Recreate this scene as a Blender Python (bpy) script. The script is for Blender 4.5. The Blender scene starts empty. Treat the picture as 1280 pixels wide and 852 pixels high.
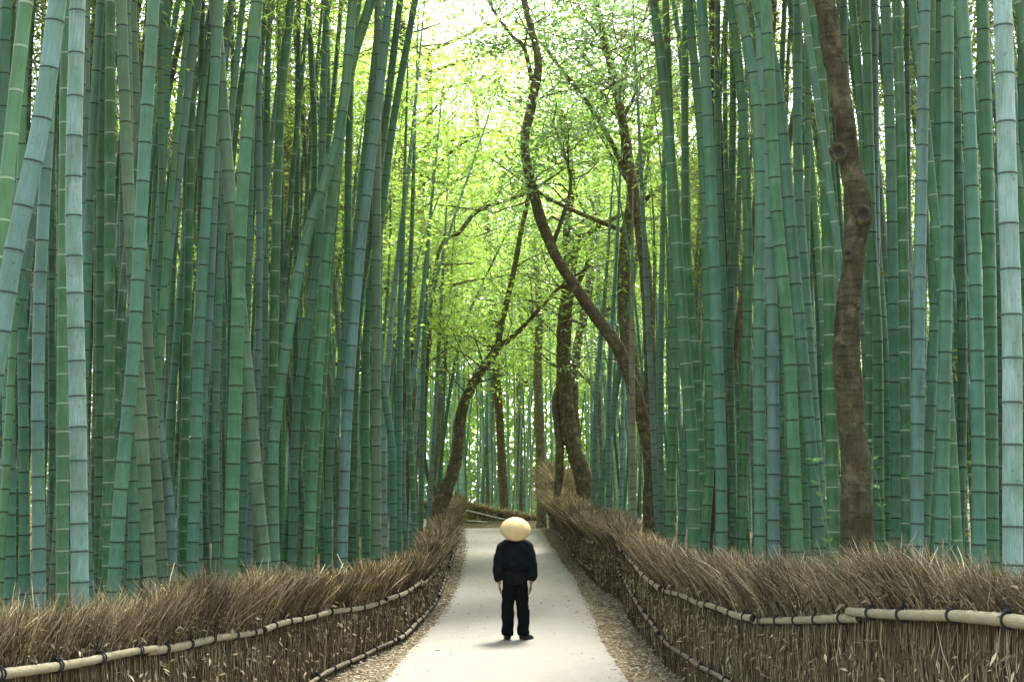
import bpy, bmesh, math, random
import numpy as np
from mathutils import Vector, Matrix
random.seed(7); rng = np.random.default_rng(7)
C = bpy.context.scene.collection
sc = bpy.context.scene
R = math.radians

# ------------------------------------------------------------------ camera, sky, sun, exposure
CZ = 2.0                               # camera height (world z); terrain heights below are relative to the lens
F = 1778.0; CX, CY = 640.0, 426.0; HY = 650.0
PITCH = math.atan((HY - CY) / F)
cam = bpy.data.objects.new('camera', bpy.data.cameras.new('camera')); C.objects.link(cam)
cam.location = (0, 0, CZ); cam.rotation_euler = (math.pi/2 + PITCH, 0, 0)
cam.data.sensor_width = 36; cam.data.lens = F/1280*36; cam.data.clip_end = 2000; cam.data.clip_start = .05
sc.camera = cam

SUN_EL, SUN_ROT = 62, 20               # degrees; sun high, ahead and a little to the right
world = bpy.data.worlds.new('World'); sc.world = world; world.use_nodes = True
wn = world.node_tree; bg = wn.nodes['Background']
sky = wn.nodes.new('ShaderNodeTexSky'); sky.sky_type = 'NISHITA'; sky.sun_disc = False
sky.sun_elevation = R(SUN_EL); sky.sun_rotation = R(SUN_ROT)
sky.air_density = 1.0; sky.dust_density = 3.0; sky.ozone_density = 1.0
hs = wn.nodes.new('ShaderNodeHueSaturation'); hs.inputs['Saturation'].default_value = .42   # thin high overcast
wn.links.new(sky.outputs[0], hs.inputs['Color']); wn.links.new(hs.outputs[0], bg.inputs[0]); bg.inputs[1].default_value = .15
sun = bpy.data.objects.new('sun', bpy.data.lights.new('sun', 'SUN')); C.objects.link(sun)
sun.data.energy = 1.5; sun.data.angle = R(14); sun.data.color = (1, .95, .86)
d = Vector((math.sin(R(SUN_ROT))*math.cos(R(SUN_EL)), math.cos(R(SUN_ROT))*math.cos(R(SUN_EL)), math.sin(R(SUN_EL))))
sun.rotation_euler = d.to_track_quat('Z', 'Y').to_euler()
sc.view_settings.view_transform = 'Standard'; sc.view_settings.look = 'None'
sc.view_settings.exposure = 2.95; sc.view_settings.gamma = 1; sc.view_settings.use_curve_mapping = False
sc.render.engine = 'CYCLES'
sc.cycles.max_bounces = 8; sc.cycles.transmission_bounces = 6; sc.cycles.diffuse_bounces = 5; sc.cycles.transparent_max_bounces = 8

# ------------------------------------------------------------------ helpers
def P(px, py, Y):
    """pixel of the photograph -> world point at distance Y"""
    u = (px-CX)/F; v = (CY-py)/F
    dx, dy, dz = u, math.cos(PITCH)-v*math.sin(PITCH), math.sin(PITCH)+v*math.cos(PITCH)
    k = Y/dy
    return np.array([dx*k, Y, CZ+dz*k])

def tag(o, label=None, cat=None, group=None, kind=None):
    if label: o['label'] = label
    if cat: o['category'] = cat
    if group: o['group'] = group
    if kind: o['kind'] = kind
    return o
def empty(name, loc=(0,0,0)):
    o = bpy.data.objects.new(name, None); C.objects.link(o); o.location = loc; o.empty_display_size = .2
    return o
def mesh_np(name, V, Fq, mats, midx=None, tint=None, uv=None, smooth=True):
    """V (n,3); Fq (m,4) quads or (m,3) tris"""
    V = np.asarray(V, dtype=np.float32); Fq = np.asarray(Fq, dtype=np.int32)
    me = bpy.data.meshes.new(name); k = Fq.shape[1]
    me.vertices.add(len(V)); me.vertices.foreach_set('co', V.ravel())
    me.loops.add(Fq.size); me.loops.foreach_set('vertex_index', Fq.ravel())
    me.polygons.add(len(Fq)); me.polygons.foreach_set('loop_start', np.arange(0, Fq.size, k, dtype=np.int32))
    me.polygons.foreach_set('loop_total', np.full(len(Fq), k, dtype=np.int32))
    for m in mats: me.materials.append(m)
    if midx is not None: me.polygons.foreach_set('material_index', np.asarray(midx, dtype=np.int32))
    me.polygons.foreach_set('use_smooth', np.full(len(Fq), smooth, dtype=bool))
    if tint is not None:
        a = me.color_attributes.new('tint', 'FLOAT_COLOR', 'POINT')
        t = np.ones((len(V), 4), dtype=np.float32); t[:, :tint.shape[1]] = tint
        a.data.foreach_set('color', t.ravel())
    if uv is not None:
        l = me.uv_layers.new(name='UVMap'); l.data.foreach_set('uv', np.asarray(uv, dtype=np.float32)[Fq.ravel()].ravel())
    me.update(calc_edges=True); me.validate()
    return me
def link(name, me, parent=None, loc=None):
    o = bpy.data.objects.new(name, me); C.objects.link(o)
    if parent: o.parent = parent
    if loc is not None: o.location = loc
    return o

def frames(Pts):
    """Pts (N,k,3) -> two perpendicular unit vectors per point"""
    T = np.gradient(Pts, axis=1); T /= np.linalg.norm(T, axis=2, keepdims=True)+1e-9
    ref = np.zeros_like(T); ref[..., 0] = .37; ref[..., 1] = .93
    bad = np.abs((T*ref).sum(2)) > .9; ref[bad] = (1, 0, .1)
    A = np.cross(T, ref); A /= np.linalg.norm(A, axis=2, keepdims=True)+1e-9
    B = np.cross(T, A)
    return A, B
def tubes(Pts, Rad, sides=3, cap=True):
    """N tubes of k rings -> V, F"""
    N, k, _ = Pts.shape
    A, B = frames(Pts)
    th = np.arange(sides)*2*np.pi/sides
    ring = Pts[:, :, None, :] + Rad[:, :, None, None]*(np.cos(th)[None, None, :, None]*A[:, :, None, :] + np.sin(th)[None, None, :, None]*B[:, :, None, :])
    V = ring.reshape(-1, 3)
    idx = np.arange(N*k*sides).reshape(N, k, sides)
    nx = np.roll(idx, -1, axis=2)
    Fq = np.stack([idx[:, :-1], nx[:, :-1], nx[:, 1:], idx[:, 1:]], axis=-1).reshape(-1, 4)
    return V, Fq
def leaves(Cn, D, L, W, droop=.15, seed=1, flat=0):
    """folded lance leaves: centre/base Cn (n,3), direction D (n,3), length, width -> V,F  (2 quads each)"""
    r = np.random.default_rng(seed); n = len(Cn)
    D = D/(np.linalg.norm(D, axis=1, keepdims=True)+1e-9)
    Rn = r.normal(size=(n, 3)); Rn = Rn*(1-.6*flat)+np.array([0, 0, 2.2])*flat; S = np.cross(D, Rn); S /= np.linalg.norm(S, axis=1, keepdims=True)+1e-9
    N_ = np.cross(D, S)
    L = np.broadcast_to(L, n)[:, None]; W = np.broadcast_to(W, n)[:, None]
    b = Cn; t = Cn + D*L - np.array([0, 0, 1])*L*droop
    m = Cn + D*L*.42 + N_*W*.18
    l_ = m + S*W*.5 + N_*W*.22*-1; r_ = m - S*W*.5 - N_*W*.22
    V = np.stack([b, l_, t, r_], axis=1).reshape(-1, 3)
    Fq = np.arange(n*4).reshape(n, 4)
    return V, Fq
def rep(x, k): return np.repeat(x, k, axis=0)
def smooth_poly(pts, n):
    """Catmull-Rom through pts (m,d) -> n samples by arc length"""
    p = np.asarray(pts, float); m = len(p)
    if m == 2:
        t = np.linspace(0, 1, n)[:, None]; return p[0]*(1-t)+p[1]*t
    q = np.vstack([2*p[0]-p[1], p, 2*p[-1]-p[-2]])
    out = []
    for i in range(m-1):
        a, b, c, d_ = q[i:i+4]
        for t in np.linspace(0, 1, 24, endpoint=False):
            out.append(.5*((2*b)+(-a+c)*t+(2*a-5*b+4*c-d_)*t*t+(-a+3*b-3*c+d_)*t**3))
    out.append(p[-1]); out = np.array(out)
    s = np.r_[0, np.cumsum(np.linalg.norm(np.diff(out[:, :3], axis=0), axis=1))]
    u = np.linspace(0, s[-1], n)
    return np.stack([np.interp(u, s, out[:, j]) for j in range(out.shape[1])], 1)

# ------------------------------------------------------------------ materials
class NT:
    def __init__(s, name):
        s.m = bpy.data.materials.new(name); s.m.use_nodes = True; s.t = s.m.node_tree
        s.b = s.t.nodes['Principled BSDF']; s.out = s.t.nodes['Material Output']
    def n(s, typ, **kw):
        nd = s.t.nodes.new(typ)
        for k, v in kw.items():
            if k in nd.inputs.keys(): nd.inputs[k].default_value = v
            else: setattr(nd, k, v)
        return nd
    def l(s, a, b): s.t.links.new(a, b)
    def noise(s, vec, scale, detail=4, rough=.55):
        nd = s.n('ShaderNodeTexNoise'); nd.inputs['Scale'].default_value = scale; nd.inputs['Detail'].default_value = detail
        nd.inputs['Roughness'].default_value = rough
        if vec is not None: s.l(vec, nd.inputs['Vector'])
        return nd.outputs['Fac']
    def mapping(s, vec, scale):
        mp = s.n('ShaderNodeMapping'); mp.inputs['Scale'].default_value = scale; s.l(vec, mp.inputs['Vector']); return mp.outputs[0]
    def ramp(s, fac, stops):
        r = s.n('ShaderNodeValToRGB'); e = r.color_ramp.elements
        while len(e) < len(stops): e.new(.5)
        for el, (p, c) in zip(e, stops): el.position = p; el.color = (*c, 1) if len(c) == 3 else c
        s.l(fac, r.inputs[0]); return r.outputs[0]
    def mix(s, fac, a, b, mode='MIX'):
        m = s.n('ShaderNodeMix', data_type='RGBA', blend_type=mode)
        for k, v in ((0, fac), (6, a), (7, b)):
            if hasattr(v, 'is_linked') or hasattr(v, 'links'): s.l(v, m.inputs[k])
            elif isinstance(v, (int, float)): m.inputs[k].default_value = v
            else: m.inputs[k].default_value = (*v, 1)
        return m.outputs[2]
    def bump(s, h, strength=.3, dist=.01):
        b = s.n('ShaderNodeBump'); b.inputs['Strength'].default_value = strength; b.inputs['Distance'].default_value = dist
        s.l(h, b.inputs['Height']); s.l(b.outputs[0], s.b.inputs['Normal'])
    def col(s, c): 
        if hasattr(c, 'links'): s.l(c, s.b.inputs['Base Color'])
        else: s.b.inputs['Base Color'].default_value = (*c, 1)
    def rough(s, v, spec=None):
        s.b.inputs['Roughness'].default_value = v
        if spec is not None: s.b.inputs['Specular IOR Level'].default_value = spec

def culm_material(name, source, pale=False, dark=False):
    m = NT(name)
    if source == 'object': c = m.n('ShaderNodeObjectInfo').outputs['Color']
    else: c = m.n('ShaderNodeAttribute', attribute_name='tint').outputs['Color']
    tc = m.n('ShaderNodeTexCoord'); uv = tc.outputs['UV']; ob = tc.outputs['Object']
    if dark: c = m.mix(.86, c, (.012, .014, .008))
    elif pale: c = m.mix(.40, c, (.42, .48, .36))
    else:
        sp = m.n('ShaderNodeSeparateXYZ'); m.l(uv, sp.inputs[0])
        fr = m.n('ShaderNodeMath', operation='FRACT'); m.l(sp.outputs[1], fr.inputs[0])
        fl = m.n('ShaderNodeMath', operation='FLOOR'); m.l(sp.outputs[1], fl.inputs[0])
        wn_ = m.n('ShaderNodeTexWhiteNoise', noise_dimensions='1D'); m.l(fl.outputs[0], wn_.inputs['W'])
        # each internode its own shade of green
        c = m.mix(m.ramp(wn_.outputs['Value'], [(0, (0, 0, 0)), (1, (.28, .28, .28))]), c, (.02, .08, .03))
        # powdery bloom just under each node, greener towards the lower end
        c = m.mix(m.ramp(fr.outputs[0], [(.0, (.22,)*3), (.25, (0,)*3), (.8, (0,)*3), (1, (.3,)*3)]), c, (.12, .20, .14))
        streak = m.noise(m.mapping(uv, (26, .5, 1)), 3, 4)
        c = m.mix(m.ramp(streak, [(.35, (.42,)*3), (.6, (0,)*3)]), c, (.018, .055, .025))
        mott = m.noise(m.mapping(ob, (5, 5, 1.3)), 2.2, 8, .68)
        c = m.mix(m.ramp(mott, [(.46, (0,)*3), (.66, (.7,)*3)]), c, (.075, .16, .085))
        c = m.mix(m.ramp(m.noise(m.mapping(ob, (3, 3, .9)), 1.1, 5, .6), [(.48, (0,)*3), (.66, (.55,)*3)]), c, (.022, .06, .018))
        w2 = m.n('ShaderNodeTexWhiteNoise', noise_dimensions='1D'); ad = m.n('ShaderNodeMath', operation='ADD'); m.l(fl.outputs[0], ad.inputs[0]); ad.inputs[1].default_value = 31.7; m.l(ad.outputs[0], w2.inputs['W'])
        c = m.mix(m.ramp(w2.outputs['Value'], [(.6, (0,)*3), (1, (.35,)*3)]), c, (.085, .13, .03))
        spots = m.noise(ob, 24, 3)
        c = m.mix(m.ramp(spots, [(.64, (0,)*3), (.72, (.45,)*3)]), c, (.02, .045, .02))
        m.bump(streak, .12, .004)
    m.col(c); m.rough(.5 if not (pale or dark) else .8, .25)
    return m.m
CULM = [culm_material('bamboo_skin', 'object'), culm_material('bamboo_node_dark', 'object', dark=True), culm_material('bamboo_node_pale', 'object', pale=True)]
CULMT = [culm_material('grove_skin', 'tint'), culm_material('grove_node_dark', 'tint', dark=True), culm_material('grove_node_pale', 'tint', pale=True)]

def leaf_material(name, c1, c2, trans=.45, rough=.45, hue=None, spec=.5):
    m = NT(name)
    geo = m.n('ShaderNodeNewGeometry'); 
    w = m.n('ShaderNodeTexWhiteNoise', noise_dimensions='1D'); m.l(geo.outputs['Random Per Island'], w.inputs['W'])
    big = m.noise(geo.outputs['Position'], .45, 3)
    c = m.mix(w.outputs['Value'], c1, c2)
    c = m.mix(m.ramp(big, [(.38, (0,)*3), (.62, (.6,)*3)]), c, hue or c2)
    m.col(c); m.rough(rough, spec)
    tr = m.n('ShaderNodeBsdfTranslucent'); 
    c2_ = m.mix(1.0, c, (1.22, 1.3, .85), 'MULTIPLY'); m.l(c2_, tr.inputs['Color'])
    ms = m.n('ShaderNodeMixShader'); ms.inputs[0].default_value = trans
    m.l(m.b.outputs[0], ms.inputs[1]); m.l(tr.outputs[0], ms.inputs[2]); m.l(ms.outputs[0], m.out.inputs[0])
    return m.m
M_BLEAF = leaf_material('bamboo_leaf', (.10, .19, .03), (.20, .30, .06), .6)
M_OLIVE = leaf_material('olive_leaf', (.05, .075, .02), (.12, .15, .04), .4)
M_MAPLE = leaf_material('maple_leaf', (.17, .29, .05), (.32, .43, .11), .62)
M_GLOSS = leaf_material('glossy_leaf', (.10, .19, .06), (.20, .29, .13), .4, .22, spec=.9)
M_FARLEAF = leaf_material('far_leaf', (.20, .32, .08), (.36, .46, .15), .62)
M_SPRIG = leaf_material('sprig_leaf', (.06, .15, .035), (.09, .2, .05), .25)

def tint_mat(name, rough=.85, bump=None, spec=.2):
    m = NT(name); c = m.n('ShaderNodeAttribute', attribute_name='tint').outputs['Color']
    m.col(c); m.rough(rough, spec); return m.m
M_TWIG = tint_mat('brushwood'); M_LITTER = tint_mat('dry_leaf', .7)

def bark_material(name, c1, c2, sc_=1.0, moss=(.10, .12, .04)):
    m = NT(name); ob = m.n('ShaderNodeTexCoord').outputs['Object']
    a = m.noise(m.mapping(ob, (9*sc_, 9*sc_, 2.2*sc_)), 2.2, 8, .65)
    b_ = m.noise(ob, 1.3*sc_, 4); r_ = m.noise(m.mapping(ob, (3*sc_, 3*sc_, 26*sc_)), 1.6, 5)
    c = m.mix(m.ramp(a, [(.3, (0,)*3), (.7, (1,)*3)]), c1, c2)
    c = m.mix(m.ramp(b_, [(.45, (0,)*3), (.7, (.55,)*3)]), c, moss)
    c = m.mix(m.ramp(r_, [(.52, (0,)*3), (.64, (.45,)*3)]), c, tuple(x*.3 for x in c1))
    c = m.mix(m.ramp(m.noise(ob, 7*sc_, 8, .7), [(.52, (0,)*3), (.64, (.8,)*3)]), c, tuple(x*1.5 for x in c2))
    m.col(c); m.rough(.95, .1); m.bump(a, 1.0, .06); return m.m
M_BARK = bark_material('bark', (.022, .019, .010), (.080, .069, .040), moss=(.05, .058, .022))
M_BARKC = bark_material('avenue_bark', (.045, .036, .02), (.15, .125, .075), moss=(.08, .085, .035))
M_BARKL = bark_material('pale_bark', (.06, .05, .03), (.16, .13, .08))
M_TWB = bark_material('dry_twig', (.14, .11, .06), (.24, .20, .12), 2)

def simple(name, c, rough=.8, var=.25, scale=20, bump=.0, spec=.3):
    m = NT(name); ob = m.n('ShaderNodeTexCoord').outputs['Object']
    n_ = m.noise(ob, scale, 5)
    m.col(m.mix(m.ramp(n_, [(.3, (0,)*3), (.7, (1,)*3)]), tuple(x*(1-var) for x in c), tuple(min(1, x*(1+var)) for x in c)))
    m.rough(rough, spec)
    if bump: m.bump(n_, bump, .01)
    return m.m
M_ROPE = simple('black_rope', (.015, .016, .015), .9)
M_BACK = simple('dark_brush', (.045, .032, .018), 1, .4, 60)
def pole_material():
    m = NT('dry_bamboo_pole'); tc = m.n('ShaderNodeTexCoord'); ob = tc.outputs['Object']; uv = tc.outputs['UV']
    a = m.noise(m.mapping(uv, (10, 1.2, 1)), 3, 6, .6); b_ = m.noise(ob, 3, 4)
    c = m.mix(m.ramp(a, [(.3, (0,)*3), (.7, (1,)*3)]), (.15, .13, .07), (.28, .25, .15))
    c = m.mix(m.ramp(b_, [(.45, (0,)*3), (.65, (.6,)*3)]), c, (.15, .14, .085))
    c = m.mix(m.ramp(m.noise(ob, 30, 4), [(.6, (0,)*3), (.7, (.6,)*3)]), c, (.1, .09, .06))
    m.col(c); m.rough(.5, .4); return m.m
M_POLE = pole_material(); M_POLE_END = simple('cut_pole_end', (.018, .015, .010))
def pole_pale():
    m = simple('weathered_pole', (.42, .40, .34), .6, .3, 8); return m
M_POLEW = pole_pale(); M_POLEL = simple('aged_pole', (.13, .11, .07), .7, .5, 12)

def ground_material():
    m = NT('forest_floor'); ob = m.n('ShaderNodeNewGeometry').outputs['Position']
    a = m.noise(ob, 26, 8, .7); b_ = m.noise(ob, 2.0, 4)
    c = m.ramp(a, [(.3, (.03, .022, .012)), (.48, (.12, .095, .05)), (.58, (.26, .21, .125)), (.72, (.42, .36, .24))])
    c = m.mix(m.ramp(b_, [(.4, (0,)*3), (.65, (.45,)*3)]), c, (.07, .055, .03))
    m.col(c); m.rough(.95, .1); m.bump(a, .8, .03); return m.m
def path_material():
    m = NT('packed_path'); ob = m.n('ShaderNodeNewGeometry').outputs['Position']
    fine = m.noise(ob, 90, 6, .7); mid = m.noise(ob, 3.5, 5, .6); big = m.noise(m.mapping(ob, (1, .25, 1)), .9, 4)
    c = m.ramp(fine, [(.32, (.125, .118, .097)), (.5, (.20, .19, .158)), (.7, (.25, .24, .202))])
    c = m.mix(m.ramp(mid, [(.4, (0,)*3), (.7, (.35,)*3)]), c, (.15, .143, .118))
    c = m.mix(m.ramp(big, [(.45, (0,)*3), (.7, (.45,)*3)]), c, (.24, .232, .20))
    m.col(c); m.rough(.85, .25); m.bump(fine, .25, .006); return m.m
M_GROUND = ground_material(); M_PATH = path_material()

# ------------------------------------------------------------------ terrain heights and fence lines (x, y from the lens; z relative to the lens)
GY = np.array([-200, 0, 10, 16.6, 52, 58, 400]); GZ = np.array([-1.8, -1.8, -1.86, -1.90, -.31, -.33, 2.0])
def g(y): return np.interp(y, GY, GZ)
#            Y     X     base   low    up    top
LF = np.array([
 [4.5, -3.2, -1.86, -1.60, -.80, -.42],
 [8.06,-2.9, -1.86, -1.62, -.85, -.44],
 [9.2, -2.83,-1.86, -1.66, -.89, -.52],
 [10.4,-2.75,-1.87, -1.70, -.94, -.48],
 [11.5,-2.68,-1.88, -1.75, -.98, -.42],
 [13.3,-2.55,-1.90, -1.80,-1.04, -.45],
 [16.1,-2.40,-1.92, -1.82,-1.08, -.55],
 [17.6,-2.18,-1.87, -1.74,-1.09, -.58],
 [19.2,-1.89,-1.80, -1.68,-1.10, -.58],
 [20.3,-1.68,-1.75, -1.63,-1.05, -.55],
 [24.0,-1.48,-1.58, -1.47, -.95, -.44],
 [25.8,-1.46,-1.50, -1.39, -.86, -.30],
 [32.8,-1.57,-1.19, -1.07, -.55, .05],
 [45.0,-1.78,-.64, -.52, 0.0, .72],
 [51.0,-2.05,-.36, -.25, .25, .95]])
RF = np.array([
 [4.0, 2.95,-1.7, -1.30, -.50, -.15],
 [7.2, 2.60,-1.7, -1.35, -.53, -.20],
 [8.02,2.50,-1.7, -1.40, -.54, -.15],
 [9.24,2.40,-1.75,-1.42, -.62, -.13],
 [10.5,2.30,-1.80,-1.48, -.69, -.18],
 [12.9,2.20,-1.88,-1.53, -.87, -.26],
 [17.3,2.04,-1.88,-1.52, -.87, -.26],
 [19.1,1.99,-1.80,-1.40, -.84, -.22],
 [22.9,1.96,-1.63,-1.08, -.58, -.14],
 [27.0,2.10,-1.45,-.85, -.44, .06],
 [31.2,2.25,-1.26,-.62, -.30, .25]])
RF2 = np.array([
 [26.2,2.12,-1.47,-1.02, -.50, -.03],
 [27.8,1.86,-1.40,-1.04, -.50, -.03],
 [31.0,1.78,-1.26,-1.02, -.44, .10],
 [36.0,1.70,-1.05,-.93, -.36, .45],
 [44.0,1.64,-.68, -.54, -.05, 1.15],
 [49.0,1.62,-.46, -.36, .15, 1.95],
 [51.8,1.45,-.36, -.25, .9, 2.30]])
XF = np.array([[56.6,-4.6,-.34,-.25, .50, .80],[56.3,-3.3,-.34,-.05, .50, .82],[56,-2.05,-.34, -.05, .41, .78],[56.1,-.6,-.34,-.12, .10, .50],[56.2,.8,-.34,-.2,-.16, .25],[56.5,3.4,-.34,-.3,-.3, .1]])
lfx = lambda y: np.interp(y, LF[:, 0], LF[:, 1]); rfx = lambda y: np.interp(y, np.r_[RF[:-2, 0], RF2[2:, 0]], np.r_[RF[:-2, 1], RF2[2:, 1]])
def ground_z(x, y):
    """world z of the forest floor: path corridor, then a low bank rising behind each fence"""
    x = np.asarray(x, float); y = np.asarray(y, float)
    over = np.maximum(lfx(y)-.15 - x, x - rfx(y)-.15); over = np.clip(over, 0, None)
    over = np.where(y > 55.5, 1.0, over)
    bank = .35*np.clip(over/1.2, 0, 1) + .03*np.clip(over, 0, 12)
    bump = .05*np.sin(x*1.3+y*.7)*np.sin(y*.9-x*.4)*np.clip(over, 0, 1)
    return CZ + g(y) + bank + bump

# ground sheet
xs = np.unique(np.r_[np.linspace(-160, -30, 12), np.linspace(-30, -4, 27), np.linspace(-4, 4, 41), np.linspace(4, 30, 27), np.linspace(30, 160, 12)])
ys = np.unique(np.r_[np.linspace(-80, -10, 8), np.linspace(-10, 0, 6), np.linspace(0, 60, 121), GY[3], np.linspace(60, 90, 16), np.linspace(90, 200, 16)])
XX, YY = np.meshgrid(xs, ys); ZZ = ground_z(XX, YY)
V = np.stack([XX, YY, ZZ], -1).reshape(-1, 3); nx_, ny_ = len(xs), len(ys)
i0 = (np.arange(ny_-1)[:, None]*nx_ + np.arange(nx_-1)[None, :]).ravel()
Fq = np.stack([i0, i0+1, i0+nx_+1, i0+nx_], 1)
tag(link('ground', mesh_np('ground', V, Fq, [M_GROUND])), kind='structure')
# path: worn edges, laid 4 mm above the floor
py_ = np.unique(np.r_[np.linspace(-10, 0, 6), np.linspace(0, 60, 121)[:111], GY[3]])
LE = np.array([[-10, -1.6], [12, -1.6], [17, -1.50], [21.7, -1.28], [25.3, -1.13], [30.2, -1.10], [40, -1.30], [52, -1.72], [56, -2.4]])
RE = np.array([[-10, 1.5], [12, 1.42], [16.7, 1.35], [20.8, 1.30], [25.3, 1.33], [30.2, 1.36], [34.7, 1.28], [42, 1.17], [49, 1.10], [56, .9]])
rows = []
for y in py_:
    a = np.interp(y, LE[:, 0], LE[:, 1]) + .02*math.sin(y*.9); b = np.interp(y, RE[:, 0], RE[:, 1]) + .02*math.sin(y*.8+1)
    for t in np.linspace(0, 1, 9): rows.append((a+(b-a)*t, y, CZ+g(y)+.006+.02*math.sin(math.pi*t)))
n9 = 9; i0 = (np.arange(len(py_)-1)[:, None]*n9 + np.arange(n9-1)[None, :]).ravel()
tag(link('path', mesh_np('path', np.array(rows), np.stack([i0, i0+1, i0+n9+1, i0+n9], 1), [M_PATH])), kind='structure')

# dry leaf litter on the verges
def litter():
    n = 62000
    y = 10 + 43*rng.random(n)**1.15
    side = rng.random(n) < .5
    e = np.where(side, np.interp(y, LE[:, 0], LE[:, 1]), np.interp(y, RE[:, 0], RE[:, 1])); f = np.where(side, lfx(y), rfx(y))
    t = -.02+1.02*rng.beta(1.15, .95, n); x = e + (f-e)*(t*1.0) + rng.normal(0, .05, n)
    stray = rng.random(n) < .016; x = np.where(stray, x - np.sign(f)*rng.random(n)*1.0, x)
    z = CZ+g(y)+.012+rng.random(n)*.03 + .06*np.clip(t-.7, 0, .3)/.3*rng.random(n)
    D = np.stack([rng.normal(size=n), rng.normal(size=n), rng.normal(0, .22, n)], 1)
    sz = .028+.045*rng.random(n)
    V, Fq = leaves(np.stack([x, y, z], 1), D, sz, sz*.32, .05)
    # lie roughly flat
    base = np.array([[.30, .26, .18], [.20, .165, .10], [.40, .37, .28], [.11, .085, .05]])
    c = base[rng.integers(0, 4, n)]*(.75+.5*rng.random((n, 1)))
    Vr = V.reshape(n, 4, 3); zc = z[:, None]; Vr[:, :, 2] = zc + (Vr[:, :, 2]-zc)*.45
    me = mesh_np('leaf_litter', Vr.reshape(-1, 3), Fq, [M_LITTER], tint=rep(c, 4), smooth=False)
    tag(link('leaf_litter', me), 'dry fallen leaves scattered along both verges of the path', 'leaf litter', kind='stuff')
litter()

# ------------------------------------------------------------------ brushwood fences
def lathe_pole(pts, r0, r1, name, parent, mat=None, seg=.24, sides=12):
    """a dry bamboo pole along pts (k,3) with nodes; closed, cut ends"""
    pts = np.asarray(pts); L = np.linalg.norm(np.diff(pts, axis=0), axis=1).sum()
    s = []; rr = []; v = []
    z = 0; k = 0; s.append(0); rr.append(1); v.append(0)
    while z < L-.05:
        nz = min(L, z+seg*random.uniform(.85, 1.2))
        if nz > L-.03: nz = L
        for o, q in ((.3, .98), (.7, .985)): s.append(z+(nz-z)*o); rr.append(q); v.append(k+o)
        if nz < L:
            s += [nz-.012, nz-.004, nz, nz+.005, nz+.015]; rr += [1., 1.09, 1.0, 1.08, 1.]; v += [k+.98]*5
        z = nz; k += 1
    s.append(L); rr.append(1); v.append(k)
    s = np.array(s); rr = np.array(rr); cs = np.r_[0, np.cumsum(np.linalg.norm(np.diff(pts, axis=0), axis=1))]
    Q = np.stack([np.interp(s, cs, pts[:, j]) for j in range(3)], 1)
    rad = rr*(r0+(r1-r0)*s/L)
    V, Fq = tubes(Q[None], rad[None], sides); k = len(Q)
    uv = np.stack([np.tile(np.arange(sides)/sides, k), np.repeat(np.array(v), sides)], 1)
    # caps as fans of quads
    nV = len(V); V = np.vstack([V, Q[0], Q[-1]]); uv = np.vstack([uv, [0, 0], [0, 0]])
    cap = []
    for j in range(0, sides, 2):
        cap.append((nV, (j+2) % sides, j+1, j)); o = (k-1)*sides
        cap.append((nV+1, o+j, o+j+1, o+(j+2) % sides))
    mi = np.r_[np.zeros(len(Fq), int), np.ones(len(cap), int)]
    me = mesh_np(name, V, np.vstack([Fq, cap]), [mat or M_POLE, M_POLE_END], mi, uv=uv)
    return link(name, me, parent)
def rope_tie(p, T, r, parent):
    """two turns of dark rope around the pole, with a knot and loose ends"""
    T = T/np.linalg.norm(T); up = np.array([0, 0, 1.]); A = np.cross(T, up); A /= np.linalg.norm(A); B = np.cross(A, T)
    ps = []; Vs = []; Fs = []; off = 0
    n = 22; t = np.linspace(0, 1, n)
    for k in (-1, 1):
        th = t*2*np.pi
        Q = p + T*(k*.012 + .012*np.sin(th*1+k))[:, None] + (r+.006)*(np.cos(th)[:, None]*A + 1.02*np.sin(th)[:, None]*B)
        ps.append((Q, .006))
    face = A*(-np.sign(A[0]*p[0]))          # towards the path
    top = p + up*(r+.008)
    for k in (-1, 1):
        e = top + T*k*.05*random.uniform(.6, 1.5) + up*random.uniform(-.01, .05) + face*.02
        ps.append((np.linspace(top, e, n) + up*(.02*np.sin(t*np.pi))[:, None], .0045))
    ps.append((top+np.stack([T*math.sin(a)*.013 + face*math.cos(a)*.014+up*.006 for a in np.linspace(0, 6.28, n)]), .008))
    for Q, rr in ps:
        v, f = tubes(Q[None], np.full((1, n), rr), 6); Vs.append(v); Fs.append(f+off); off += len(v)
    return link('rope_tie', mesh_np('rope_tie', np.vstack(Vs), np.vstack(Fs), [M_ROPE]), parent)

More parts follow.
